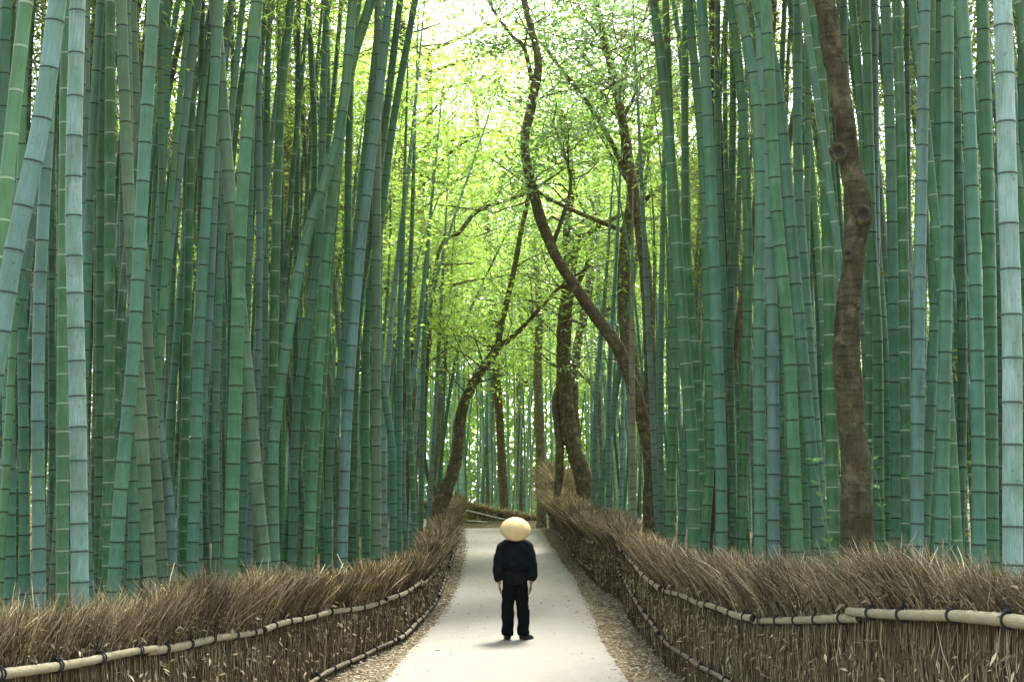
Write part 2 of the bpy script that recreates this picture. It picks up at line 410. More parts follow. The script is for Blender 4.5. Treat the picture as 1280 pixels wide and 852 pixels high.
TW = lambda nr, tv: np.sign(nr[:, :1]*tv[0]+nr[:, 1:2]*tv[1]+1e-9)
def fence(name, S, label, toward, dens_near, lean, ref, pale_rail=False, tie_step=.55, ties_y=40, pole_len=3.2, rails=('up', 'low'), shade=1.0, low_from=0, top_noise=.09, bulge=0.0):
    """S stations; toward = sign of x side facing the path; lean = along-fence lean of the loose tops"""
    root = empty(name, (S[0, 1], S[0, 0], CZ+S[0, 2]))
    tag(root, label, 'fence')
    n = 400; D = smooth_poly(np.stack([S[:, 1], S[:, 0], S[:, 2], S[:, 3], S[:, 4], S[:, 5]], 1), n)
    sa = np.r_[0, np.cumsum(np.linalg.norm(np.diff(D[:, :2], axis=0), axis=1))]; Ltot = sa[-1]
    D[:, 5] -= .06*np.clip((19-D[:, 1])/6, 0, 1)
    I = lambda s, j: np.interp(s, sa, D[:, j])
    loc = np.array(root.location)
    def T2(s):
        e = .05; t = np.stack([I(s+e, 0)-I(s-e, 0), I(s+e, 1)-I(s-e, 1), 0*s], -1); return t/np.linalg.norm(t, axis=-1, keepdims=True)
    # core: dark packed brushwood panel with thickness
    ss = np.linspace(0, Ltot, 160); t = T2(ss); nrm = np.stack([-t[:, 1], t[:, 0], 0*ss], 1)  # normal
    nrm *= TW(nrm, toward)
    ctr = np.stack([I(ss, 0), I(ss, 1), 0*ss], 1)
    ztop = I(ss, 4) + .62*(I(ss, 5)-I(ss, 4)); zb = I(ss, 2)-.25
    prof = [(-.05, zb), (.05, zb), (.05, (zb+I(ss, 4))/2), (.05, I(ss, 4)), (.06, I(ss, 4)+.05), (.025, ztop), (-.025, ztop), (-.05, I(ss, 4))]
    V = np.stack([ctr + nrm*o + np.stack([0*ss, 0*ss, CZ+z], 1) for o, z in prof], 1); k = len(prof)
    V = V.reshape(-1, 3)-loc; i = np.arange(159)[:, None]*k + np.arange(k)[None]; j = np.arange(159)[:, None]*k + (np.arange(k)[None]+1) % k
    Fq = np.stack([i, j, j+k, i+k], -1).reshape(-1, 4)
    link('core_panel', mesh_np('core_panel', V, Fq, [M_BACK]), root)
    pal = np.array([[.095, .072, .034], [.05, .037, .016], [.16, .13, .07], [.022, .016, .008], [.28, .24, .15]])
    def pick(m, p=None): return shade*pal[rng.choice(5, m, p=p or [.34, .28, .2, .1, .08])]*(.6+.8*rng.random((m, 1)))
    def sample_s(m):      # denser close to the lens
        u = rng.random(m*3); s = u*Ltot; y = np.clip(I(s, 1), 6, 60); w = np.minimum(1, (12/y)**.55)
        return s[rng.random(len(s)) < w][:m]
    # woven face below the upper rail: upright twigs
    m = int(dens_near*Ltot*.55); s = sample_s(m); m = len(s)
    t = T2(s); nr = np.stack([-t[:, 1], t[:, 0], 0*s], 1); nr *= TW(nr, toward)
    yy = I(s, 1); thick = .0028*np.clip(yy/11, 1, 2.6)
    zlo = I(s, 2)-.03; zhi = I(s, 4)+.06; hgt = zhi-zlo
    z0 = zlo + hgt*rng.random(m)*.75 - .05; ln = .25+.5*rng.random(m)
    z1 = np.minimum(z0+ln, zhi)
    slant = rng.normal(0, .09, m) + np.where(rng.random(m) < .22, rng.normal(0, .35, m), 0)
    off = .055+.03*rng.random(m)
    q = np.linspace(0, 1, 3)
    Pt = np.stack([np.stack([I(s, 0), yy, 0*s], 1) + nr*(off+.03*math.sin(a*3)*rng.random(m))[:, None] + t*(slant*(z1-z0)*a)[:, None] + np.stack([0*s, 0*s, CZ+z0+(z1-z0)*a], 1) for a in q], 1)
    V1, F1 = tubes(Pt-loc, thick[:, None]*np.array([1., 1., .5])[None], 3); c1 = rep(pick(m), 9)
    # loose chips and dead leaves caught on the face
    mc = int(m*.22); sl = rng.integers(0, m, mc); cc = Pt[sl, 1]+nr[sl]*.012
    Dd = rng.normal(size=(mc, 3)); Dd[:, 2] -= .5; sz = (.035+.05*rng.random(mc))
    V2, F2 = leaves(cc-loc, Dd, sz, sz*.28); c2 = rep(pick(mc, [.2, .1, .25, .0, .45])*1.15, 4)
    V_ = np.vstack([V1, V2]); F_ = np.vstack([F1, F2+len(V1)])
    link('brushwood_face', mesh_np('brushwood_face', V_, F_, [M_TWIG], tint=np.vstack([c1, c2]), smooth=False), root)
    # loose top
    m = int(dens_near*Ltot*1.15); s = sample_s(m); m = len(s); t = T2(s)
    nr = np.stack([-t[:, 1], t[:, 0], 0*s], 1); nr *= TW(nr, toward)
    yy = I(s, 1); thick = .0022*np.clip(yy/10, 1, 3)*(.7+.6*rng.random(m))
    H = I(s, 5)-I(s, 4)
    tuft = .5+.35*np.sin(s*4.1+1.3*np.sin(s*1.7))+.35*np.sin(s*1.9+2*np.sin(s*.8))+.15*np.sin(s*13); tuft2 = np.sin(s*11+2*np.sin(s*3))
    lev = rng.random(m)**1.1
    zb = I(s, 4) + H*(-.05+.75*lev); top = I(s, 4)+H*(.78+.2*tuft+.07*tuft2) + rng.normal(0, top_noise*.6, m)
    ln = np.clip(top-zb, .06, .5+H)*(.55+.6*rng.random(m))
    ln = np.minimum(ln, .55+.5*bulge)
    clump = np.sin(s*7.3+2*np.sin(s*2.9))*.6+.5*np.sin(s*17+3*np.sin(s*5)); stray = rng.random(m) < .07; le = lean + rng.normal(0, .36, m)+.2*clump+np.where(stray, rng.normal(0, .8, m), 0); thick = thick*np.where(stray, 1.9, 1); ou = rng.normal(.10, .26, m) + .35*bulge*rng.random(m)
    off = (.02+.07*(1-lev)+.03*rng.random(m))*(1+2.2*bulge*np.clip(H-.5, 0, 1.2)); sd = np.where(rng.random(m) < .72, 1, -1)
    q = np.linspace(0, 1, 4)
    Pt = np.stack([np.stack([I(s, 0), yy, 0*s], 1) + nr*(sd*off+sd*ou*ln*a**1.4)[:, None] + t*(le*ln*a*(.8+.4*a))[:, None] + np.stack([0*s, 0*s, CZ+zb+ln*a*(1-.12*a*np.abs(le))], 1) for a in q], 1)
    Pt[:, 1:, :] += rng.normal(0, .006, (m, 3, 3))
    V1, F1 = tubes(Pt-loc, thick[:, None]*np.array([1., .9, .7, .2])[None], 3)
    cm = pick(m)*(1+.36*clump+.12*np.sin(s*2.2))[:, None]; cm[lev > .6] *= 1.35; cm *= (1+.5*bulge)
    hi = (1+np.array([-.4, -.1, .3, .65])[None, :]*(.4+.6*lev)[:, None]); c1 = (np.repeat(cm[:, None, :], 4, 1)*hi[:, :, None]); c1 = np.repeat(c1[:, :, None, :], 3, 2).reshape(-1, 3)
    mc = int(m*.34); sl = rng.integers(0, m, mc); cc = Pt[sl, 1]
    Dd = rng.normal(size=(mc, 3)); sz = (.03+.05*rng.random(mc))
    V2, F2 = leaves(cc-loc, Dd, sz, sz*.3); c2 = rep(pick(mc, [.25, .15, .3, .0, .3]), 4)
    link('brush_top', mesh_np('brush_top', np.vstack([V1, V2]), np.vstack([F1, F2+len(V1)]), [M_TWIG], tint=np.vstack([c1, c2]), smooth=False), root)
    # rails of dry bamboo in lengths, lashed on
    for ri in rails:
        col = 4 if ri == 'up' else 3
        s0 = 0.0; k = 0
        while s0 < Ltot-.5:
            pl = pole_len*random.uniform(.85, 1.15); s1 = min(Ltot, s0+pl)
            if Ltot-s1 < .8: s1 = Ltot
            q = np.linspace(s0-.06, s1+.06, max(6, int((s1-s0)/.35)))
            t = T2(q); nr = np.stack([-t[:, 1], t[:, 0], 0*q], 1); nr *= TW(nr, toward)
            r0 = (.031 if ri == 'up' else .027)*random.uniform(.9, 1.1)
            dz = random.uniform(-.012, .012) + (.022 if k % 2 else -.0)
            wob = .012*np.sin(q*2.3+k)
            pts = np.stack([I(q, 0), I(q, 1), CZ+I(q, col)+dz+wob], 1) + nr*(.105+(.035 if k % 2 else 0))
            if ri == 'up' or I(s1, 1) > low_from:
                lathe_pole(pts-loc, r0*1.1, r0*.88, 'rail', root, M_POLEW if pale_rail else M_POLE if ri == 'up' else M_POLEL, seg=.26, sides=12 if I(s0, 1) < 25 else 8)
                nt = int((s1-s0)/tie_step)
                if I(s0, 1) < ties_y:
                    for a in range(nt):
                        w = s0+(a+.5+random.uniform(-.12, .12))*(s1-s0)/nt
                        pt = np.array([np.interp(w, q, pts[:, jj]) for jj in range(3)]); tt = np.array([I(w+.1, 0)-I(w-.1, 0), I(w+.1, 1)-I(w-.1, 1), 0.])
                        rope_tie(pt-loc, tt, r0*1.02, root)
            s0 = s1; k += 1
    return root
fence('brushwood_fence', LF, 'brushwood fence with shaggy top and bamboo rails along the left side of the path', (1, 0), 1100, -.14, None, shade=1.15, tie_step=.62, top_noise=.12)
fence('brushwood_fence', RF, 'near brushwood fence with windswept shaggy top along the right of the path', (-1, 0), 1000, .50, None, shade=1.0, tie_step=.6, pole_len=3.0)
fence('brushwood_fence', RF2, 'far brushwood fence rising to a tall bushy hump on the right', (-1, 0), 1600, .1, None, tie_step=1.2, top_noise=.1, bulge=.7)
fence('brushwood_fence', XF, 'low brushwood fence with pale rail crossing behind the end of the path', (0, -1), 1000, 0, None, pale_rail=True, tie_step=1.5, shade=2.1, ties_y=0, rails=('up', 'low'))  # twig colours brightened so this fence looks lit despite the canopy above

# ------------------------------------------------------------------ bamboo
def culm_arrays(axis, r0, pale=False, sides=12, cheap=False):
    """axis (k,3) smooth centre line from the base up; returns V,F,midx,uv"""
    cs = np.r_[0, np.cumsum(np.linalg.norm(np.diff(axis, axis=0), axis=1))]; L = cs[-1]
    s = []; q = []; vv = []; mk = []
    z = 0.; k = 0; r_ = random.Random(int(L*1000)+int(r0*1e5))
    band = 2 if pale else 1
    s.append(0); q.append(1); vv.append(0.); mk.append(0)
    while z < L-.3:
        step = min(.17+.035*z, .36 if r0 > .045 else .33)*r_.uniform(.92, 1.08)
        nz = z+step; nodew = .006
        if cheap: offs = [(-.010, 1.0, 0), (-.005, 1.05, band), (.007, 1.0, 0)]
        else: offs = [(-.03, 1.0, 0), (-.012, 1.015, band if pale else 0), (-.005, 1.06, band), (.004, 1.02, 1 if not pale else 0), (.009, 1.045, 0), (.028, 1.0, 0)]
        if not cheap: s.append(z+step*.5); q.append(.992); vv.append(k+.5); mk.append(0)
        for o, rr, m_ in offs:
            s.append(nz+o); q.append(rr); vv.append(k+.985 if o < 0 else k+1.015); mk.append(m_)
        z = nz; k += 1
    s.append(L); q.append(.9); vv.append(k+.9); mk.append(0)
    s = np.array(s); u = s/L
    tap = np.where(u < .5, 1-.22*u, .89-(u-.5)*1.45); tap = np.clip(tap, .12, 1.1)
    tap += .06*np.exp(-s/.5)
    rad = r0*np.array(q)*tap
    Q = np.stack([np.interp(s, cs, axis[:, j]) for j in range(3)], 1)
    V, Fq = tubes(Q[None], rad[None], sides)
    midx = np.repeat(np.array(mk[:-1]), sides)
    uv = np.stack([np.tile(np.arange(sides)/sides, len(s)), np.repeat(np.array(vv), sides)], 1)
    return V, Fq, midx, uv
# bamboo foliage prototypes: fine branches with lance leaves, in a drooping crown around an arching tip
def crown_arrays(H, start, bend, seed, nspray=125, dens=7, lsize=.125):
    r = np.random.default_rng(seed)
    br = []; LP = []; LD = []
    ax = lambda h: np.array([bend*(max(h, 0)/H)**2.6, 0, h])
    for i in range(nspray):
        h = start+(H-start)*r.random()**.85; u = (h-start)/(H-start)
        a = r.random()*6.28; reach = (.5+1.35*math.sin(math.pi*min(1, .15+u*.85)))*r.uniform(.55, 1.1)
        b = ax(h); di = np.array([math.cos(a), math.sin(a), .45+.3*r.random()])
        q = np.linspace(0, 1, 4)[:, None]
        pts = b + di*reach*q + np.array([0, 0, -1.])*reach*.75*q**2
        br.append(pts)
        for k in range(dens):
            t = .3+.7*r.random(); base = b+di*reach*t+np.array([0, 0, -1.])*reach*.75*t*t + r.normal(0, .12, 3)
            LP.append(base); d_ = np.array([math.cos(a), math.sin(a), -.5])+r.normal(0, .7, 3); LD.append(d_)
    br = np.array(br)
    VB, FB = tubes(br, np.tile(np.array([.008, .006, .004, .002]), (len(br), 1)), 3)
    LP = np.array(LP); LD = np.array(LD); n = len(LP)
    VL, FL = leaves(LP, LD, lsize*(.7+.6*r.random(n)), lsize*.17, .2, seed)
    return (VB, FB), (VL, FL)
crowns = []
for i in range(5):
    st = [8.6, 7.4, 9.2, 6.6, 8.0][i]
    (VB, FB), (VL, FL) = crown_arrays([15.5, 14.5, 16.5, 14, 15][i], st, [2.6, 1.6, 3.2, 2.2, 1.0][i], 50+i)
    crowns.append((VB, FB, VL, FL, mesh_np('branches', VB, FB, [M_TWB]), mesh_np('leaves', VL, FL, [M_BLEAF], smooth=False), [15.5, 14.5, 16.5, 14, 15][i], [2.6, 1.6, 3.2, 2.2, 1.0][i]))

COL = {  # base colours of the culm skin; the far pair is lightened to look lit
 'blue': (.105, .18, .16), 'pale': (.20, .29, .275), 'bg': (.054, .138, .088), 'green': (.038, .114, .046),
 'deep': (.020, .080, .018), 'dark': (.015, .046, .017), 'grey': (.085, .122, .074), 'tan': (.25, .19, .11), 'olive': (.055, .068, .03),
 'fpale_lit': (.27, .42, .30), 'fblue_lit': (.17, .32, .21), 'fresh': (.065, .165, .06)}
WORD = {'fpale_lit': 'pale mint green', 'fblue_lit': 'light green', 'fresh': 'fresh yellow-green', 'blue': 'blue-green', 'pale': 'pale powdery blue', 'bg': 'sea-green', 'green': 'mid green', 'deep': 'deep green', 'dark': 'dark shaded green', 'grey': 'grey-green', 'tan': 'dead tan', 'olive': 'brownish'}
def jit(c, a=.12):
    k = 1.12*random.uniform(1-a, 1+a); return (c[0]*k*random.uniform(.93, 1.07), c[1]*k, c[2]*k*random.uniform(.93, 1.07), 1)

def fence_y(px):
    """distance of the fence in that direction"""
    t = (px-CX)/F
    if px < CX:
        ys_ = np.linspace(5, 50, 200); b = lfx(ys_)/ys_
        return float(np.interp(t, b, ys_))
    ys_ = np.linspace(50, 5, 200); b = rfx(ys_)/ys_
    return float(np.interp(t, b, ys_))
ORD = 'first second third fourth fifth sixth seventh eighth ninth tenth eleventh twelfth thirteenth fourteenth fifteenth sixteenth seventeenth eighteenth nineteenth'.split()
TENS = {20: 'twent', 30: 'thirt', 40: 'fort', 50: 'fift', 60: 'sixt', 70: 'sevent', 80: 'eight', 90: 'ninet'}
def ordw(n):
    if n < 20: return ORD[n-1]
    t = n//10*10; return TENS[t]+('ieth' if n % 10 == 0 else 'y-'+ORD[n % 10-1])

# front culms traced from the photograph: [(x,y)...] from top down, width in photo pixels, colour, pale nodes, number of metres extra behind
TR = [
 ([(72,0),(52,150),(20,300),(0,420)],26,'blue',0),
 ([(97,0),(92,250),(97,500),(100,760)],23,'pale',0),
 ([(108,0),(106,250),(104,500),(112,740)],12,'blue',0),
 ([(27,0),(22,170),(28,430),(31,740)],14,'bg',0),
 ([(8,0),(4,130),(10,430),(12,770)],17,'bg',0),
 ([(62,120),(48,430),(49,740)],17,'blue',0),
 ([(83,0),(79,430),(78,750)],17,'green',1),
 ([(138,0),(137,400),(135,725)],15,'deep',1),
 ([(157,0),(163,280),(170,450),(166,730)],15,'bg',0),
 ([(192,0),(180,200),(168,425),(152,600),(143,725)],18,'bg',0),
 ([(248,0),(225,200),(203,400),(199,520),(212,626),(216,716)],12,'blue',0),
 ([(243,0),(240,115),(234,400),(229,715)],12,'deep',1),
 ([(274,0),(265,150),(250,400),(240,715)],15,'bg',0),
 ([(290,0),(275,110),(260,420),(249,560),(248,715)],11,'blue',0),
 ([(321,0),(303,240),(296,430),(288,700)],18,'green',0),
 ([(182,380),(190,520),(203,712)],15,'grey',0),
 ([(170,420),(178,560),(188,735)],17,'grey',0),
 ([(122,0),(118,250),(115,760)],12,'deep',0),
 ([(128,100),(125,430),(127,750)],10,'dark',0),
 ([(272,170),(272,700)],12,'olive',0),
 ([(316,60),(308,420),(302,700)],11,'bg',0),
 ([(224,0),(222,200),(216,430),(222,720)],9,'bg',0),
 ([(200,40),(202,250),(195,560),(196,720)],9,'green',0),
 ([(280,130),(288,300),(284,690)],8,'dark',0),
 ([(253,0),(250,400),(258,700)],9,'dark',0),
 ([(150,0),(146,300),(152,700)],9,'green',0),
 ([(66,0),(64,300),(66,740)],9,'dark',0),
 ([(323,0),(323,420),(310,700)],9,'blue',0),
 ([(336,0),(331,420),(340,710)],10,'bg',0),
 ([(364,0),(350,150),(342,426),(338,700)],13,'deep',1),
 ([(300,380),(312,500),(320,600),(331,712)],18,'grey',0),
 ([(373,0),(370,425),(368,700)],9,'dark',0),
 ([(385,0),(393,200),(380,500),(353,705)],10,'green',0),
 ([(427,0),(412,165),(395,280),(394,430),(404,700)],9,'green',0),
 ([(441,0),(424,165),(385,290),(360,420),(342,560),(343,705)],14,'bg',0),
 ([(464,0),(437,90),(420,200),(402,400),(392,550),(385,705)],15,'green',0),
 ([(500,0),(482,150),(465,275),(446,426),(440,700)],11,'dark',0),
 ([(519,0),(492,150),(478,260),(458,426),(458,700)],11,'green',0),
 ([(525,65),(512,200),(497,325),(487,426),(480,560),(481,700)],8,'pale',0),
 ([(555,90),(540,250),(522,426),(505,560),(507,690)],7,'blue',0),
 ([(604,165),(570,265),(545,350),(530,426),(518,560),(512,680)],6,'pale',0),
 ([(634,290),(592,378),(575,426),(558,520),(545,640)],5,'green',0),
 ([(478,80),(452,300),(440,430),(432,560),(427,715)],14,'blue',0),
 ([(440,0),(435,300),(442,500),(444,700)],11,'green',0),
 ([(470,426),(470,705)],13,'grey',0),
 ([(476,200),(474,430),(490,560),(491,695)],10,'bg',0),
 ([(455,200),(430,430),(413,560),(410,700)],10,'bg',0),
 ([(404,120),(398,300),(372,500),(365,700)],11,'bg',0),
 ([(505,250),(500,430),(498,690)],9,'bg',0),
 ([(515,280),(510,450),(520,690)],8,'green',1),
 ([(542,200),(530,430),(526,670)],7,'bg',0),
 ([(558,260),(548,440),(536,650)],6,'blue',0),
 ([(392,300),(420,560),(425,700)],8,'olive',0),
 ([(350,150),(356,420),(375,600),(380,705)],9,'dark',0),
 ([(567,300),(556,470),(550,640)],5,'bg',0),
 # right grove
 ([(817,0),(831,120),(841,230),(855,426),(866,560),(867,690)],16,'green',1),
 ([(832,0),(838,200),(843,420),(836,690)],13,'green',0),
 ([(842,0),(853,90),(858,230),(861,420),(858,560),(851,680)],10,'bg',0),
 ([(857,0),(857,275),(872,480),(880,680)],11,'deep',1),
 ([(866,60),(878,200),(886,430),(888,560),(880,690)],13,'green',0),
 ([(877,0),(887,200),(896,430),(901,560),(902,690)],16,'bg',0),
 ([(897,0),(897,170),(906,400),(912,680)],9,'bg',0),
 ([(912,0),(925,100),(935,300),(932,480),(926,690)],13,'deep',0),
 ([(924,0),(944,115),(950,250),(948,430),(950,695)],15,'bg',0),
 ([(945,0),(963,60),(977,150),(990,300),(1002,430),(1014,560),(1026,700)],16,'bg',0),
 ([(997,0),(998,220),(1010,400),(1024,600),(1032,700)],14,'bg',0),
 ([(1015,0),(1026,100),(1033,250),(1038,430),(1042,700)],17,'deep',1),
 ([(960,60),(970,250),(985,420),(992,560),(997,700)],17,'green',0),
 ([(955,150),(961,300),(966,430),(967,700)],16,'blue',0),
 ([(981,0),(977,110),(975,420),(983,700)],8,'dark',0),
 ([(1065,0),(1077,150),(1087,420),(1083,700)],12,'green',1),
 ([(1082,0),(1090,300),(1097,430),(1099,700)],14,'green',0),
 ([(1100,0),(1102,250),(1103,430),(1108,700)],10,'blue',0),
 ([(1106,0),(1112,150),(1118,430),(1121,700)],15,'bg',0),
 ([(1121,0),(1127,200),(1131,430),(1134,700)],15,'deep',1),
 ([(1156,0),(1152,200),(1148,430),(1146,690)],17,'blue',0),
 ([(1172,200),(1167,430),(1155,690)],13,'bg',0),
 ([(1184,0),(1184,250),(1181,450),(1176,700)],18,'bg',0),
 ([(1202,0),(1212,150),(1221,430),(1224,700)],18,'bg',0),
 ([(1196,150),(1203,430),(1199,700)],13,'dark',0),
 ([(1228,0),(1235,250),(1238,430),(1240,700)],18,'green',0),
 ([(1253,0),(1260,250),(1265,430),(1266,712)],26,'pale',0),
 ([(1276,0),(1280,300),(1283,700)],12,'green',0),
 ([(1246,0),(1250,300),(1251,700)],8,'dark',0),
 ([(1141,0),(1142,300),(1139,700)],8,'dark',0),
 ([(1010,120),(1008,430),(1008,700)],9,'green',0),
 ([(1054,0),(1060,300),(1056,700)],12,'dark',0),
 ([(916,150),(913,430),(917,690)],10,'dark',0),
 ([(791,230),(790,430),(792,650)],9,'tan',0),
 ([(803,250),(812,440),(822,660)],8,'blue',0),
 ([(830,200),(826,430),(826,660)],8,'bg',0),
 ([(778,440),(765,520),(749,630)],9,'bg',0),
 ([(770,330),(762,470),(760,635)],7,'blue',0),
 ([(783,300),(780,450),(776,640)],6,'pale',0),
 ([(755,380),(745,500),(742,625)],7,'blue',0),
]
tracedXY = []
items = []
for pts, w, cname, pale in TR:
    w = w*.97; pts = sorted(pts, key=lambda p: -p[1]); bx = pts[0][0]
    yf = fence_y(min(max(bx, 2), 1278)); Y = max(F*random.uniform(.118, .138)/w, yf+.7+random.random()*.5)
    if bx < 60 and w > 20: Y = 9.2
    Y = min(Y, yf+7 if w > 7 else yf+14)
    for _ in range(60):      # every culm is rooted behind its fence
        q0, q1 = P(*pts[0], Y), P(*pts[1], Y); dd_ = (q1-q0)/abs(q1[2]-q0[2]); bq = q0[0]-dd_[0]*max(0, q0[2]-float(ground_z(q0[0], Y)))*.9
        if (bx < CX and bq < lfx(Y)-.3) or (bx > CX and bq > rfx(Y)+.3): break
        Y += .35
    dia = w*Y/F
    p3 = [P(x, y, Y) for x, y in pts]
    # base point on the floor, tip high above
    b = p3[0]; d0 = (p3[1]-p3[0]); d0 = d0/abs(d0[2])
    gz = float(ground_z(b[0], Y)); base = b - d0*max(0, b[2]-gz)*.9; base[2] = gz-.05; base[1] = Y
    arr = [base]+p3
    e = arr[-1]; d1 = arr[-1]-arr[-2]; d1 = d1/abs(d1[2]); d1 = np.clip(d1, -.35, 1); 
    Htot = 0 if cname == 'tan' else random.uniform(14, 17) if Y < 25 else random.uniform(9, 12); inward = -1 if bx > CX else 1
    z = e[2]; cur = e.copy(); dirx = d1[0]
    while z < gz+Htot:
        dirx = dirx*.93 + inward*.002; cur = cur+np.array([dirx*1.5, random.uniform(-.03, .03), 1.5]); arr.append(cur.copy()); z = cur[2]
    # push neighbours apart a little in depth
    for (ox, oy) in tracedXY:
        if abs(ox-base[0]) < .16 and abs(oy-Y) < .16:
            for a in arr: a[1] += .25
    tracedXY.append((base[0], arr[0][1]))
    items.append(dict(bx=bx, px=pts, Y=arr[0][1], dia=dia, arr=np.array(arr), c=cname, pale=pale, base=base))
def build_front():
    order = sorted(items, key=lambda d: d['bx'])
    L = [d for d in order if d['bx'] < CX]; Rr = [d for d in order if d['bx'] >= CX]
    for side, lst in (('left', L), ('right', Rr)):
        n = len(lst)
        for i, d in enumerate(lst):
            tx, bxx = d['px'][-1][0], d['px'][0][0]; hgt = d['px'][0][1]-d['px'][-1][1]; k = (tx-bxx)/max(hgt, 1)
            shape = 'leaning right' if k > .07 else 'leaning left' if k < -.05 else 'straight'
            thick = 'thick' if d['dia'] > .135 else 'slender' if d['dia'] < .10 else 'sturdy'
            nodes = ' with white-ringed nodes' if d['pale'] else ''
            pos = (f"{ordw(i+1)} from the left edge along left fence" if side == 'left' else f"{ordw(n-i)} from the right edge along right fence")
            lab = f"{thick} {WORD[d['c']]} bamboo {shape}{nodes}, {pos}"
            if len(lab.split()) > 16: lab = f"{WORD[d['c']]} bamboo {shape}{nodes}, {pos}"
            root = empty('bamboo', d['base']); tag(root, lab, 'bamboo', 'bamboos standing in the front rows of the groves')
            root.color = jit(COL[d['c']])
            ax = smooth_poly(d['arr'], 90)-d['base']
            V, Fq, mi, uv = culm_arrays(ax, d['dia']/2, d['pale'], 14 if d['dia']*F/d['Y'] > 9 else 10)
            o = link('culm', mesh_np('culm', V, Fq, CULM, mi, uv=uv), root); o.color = jit(COL[d['c']])
            cr = crowns[random.randrange(5)]
            # crown sits round the upper culm: line its bend up with the culm's own tip
            tip = ax[-1]; s = tip[2]/cr[6]
            rz = math.atan2(tip[1], tip[0]) if abs(tip[0]) > .3 else random.random()*6.28
            for nm, me in (('branches', cr[4]), ('leaves', cr[5])):
                if d['c'] == 'tan' or i % 3 == 2: continue
                o = link(nm, me, root); o.scale = (s, s, s)
                sh = tip[0]-cr[7]*s*math.cos(rz)
                # shear-free: offset the crown so that it centres on the culm at 3/4 height
                mid = ax[int(len(ax)*.78)]; h = mid[2]/s; bx_ = cr[7]*(h/cr[6])**2.6*s
                o.rotation_euler = (0, 0, rz); o.location = (mid[0]-bx_*math.cos(rz), mid[1]-bx_*math.sin(rz), 0)
build_front()

# the rows behind: prototypes with shared meshes
protos = []
for i in range(8):
    H = 14+i*.35; bend = [.8, 1.5, .4, 2.0, 1.1, .6, 1.7, 2.2][i]; wob = random.uniform(-.12, .12)
    zz = np.linspace(0, H, 40); ax = np.stack([bend*(zz/H)**2.4 + wob*np.sin(zz/H*4), .15*np.sin(zz*.4+i), zz], 1)
    r0 = .055
    full = culm_arrays(ax, r0, i % 2 == 1, 10); chp = culm_arrays(ax, r0, i % 2 == 1, 7, True)
    protos.append(dict(full=mesh_np('culm', full[0], full[1], CULM, full[2], uv=full[3]), cheap=chp, H=H, bend=bend))
cand = []
pts_taken = [(a, b) for a, b in tracedXY]
def try_add(x, y, mind):
    for (a, b) in pts_taken:
        if (a-x)**2+(b-y)**2 < mind*mind: return False
    pts_taken.append((x, y)); return True
tries = 0
while tries < 16000 and len(cand) < 1150:
    tries += 1
    z_ = random.random()
    if z_ < .84:
        y = random.uniform(7, 56); side = random.choice((-1, 1)); fx = lfx(y) if side < 0 else rfx(y)
        x = fx + side*(.9 + 9.5*random.random()**1.2)
        if abs(x)/y > .40: continue
    elif z_ < .95: y = random.uniform(58, 76); x = random.uniform(-13, 13)
    else: y = random.uniform(-6, 12); side = random.choice((-1, 1)); x = side*random.uniform(4.2, 9)  # unseen culms beside and behind the camera, added for canopy shading
    if 30 < y < 57 and (random.random() < .45 or min(abs(x-lfx(y)), abs(x-rfx(y))) < 1.3): continue
    pxx = CX+F*x/max(y, 1)
    if y < 44 and 690 < pxx < 818 and y > 8: continue
    if -20 < pxx < 1300 and y < 57 and (y < 13.5 or min(abs(x-lfx(y)), abs(x-rfx(y))) < 1.5): continue
    if not try_add(float(x), y, .36): continue
    cand.append((float(x), y))
def depth_score(c):
    x, y = c
    if y > 57: return 30+ (y-57)*1.2
    if abs(x)/max(y, .1) > .38: return 500
    fx = lfx(y) if x < 0 else rfx(y)
    return y*.9 + 3.2*(abs(x)-abs(fx))
cand.sort(key=depth_score)
NIND = 300-len(items)
farl = []; fills = []
stV, stF, stM, stU, stT, off = [], [], [], [], [], 0
slV, slF, loff = [], [], 0
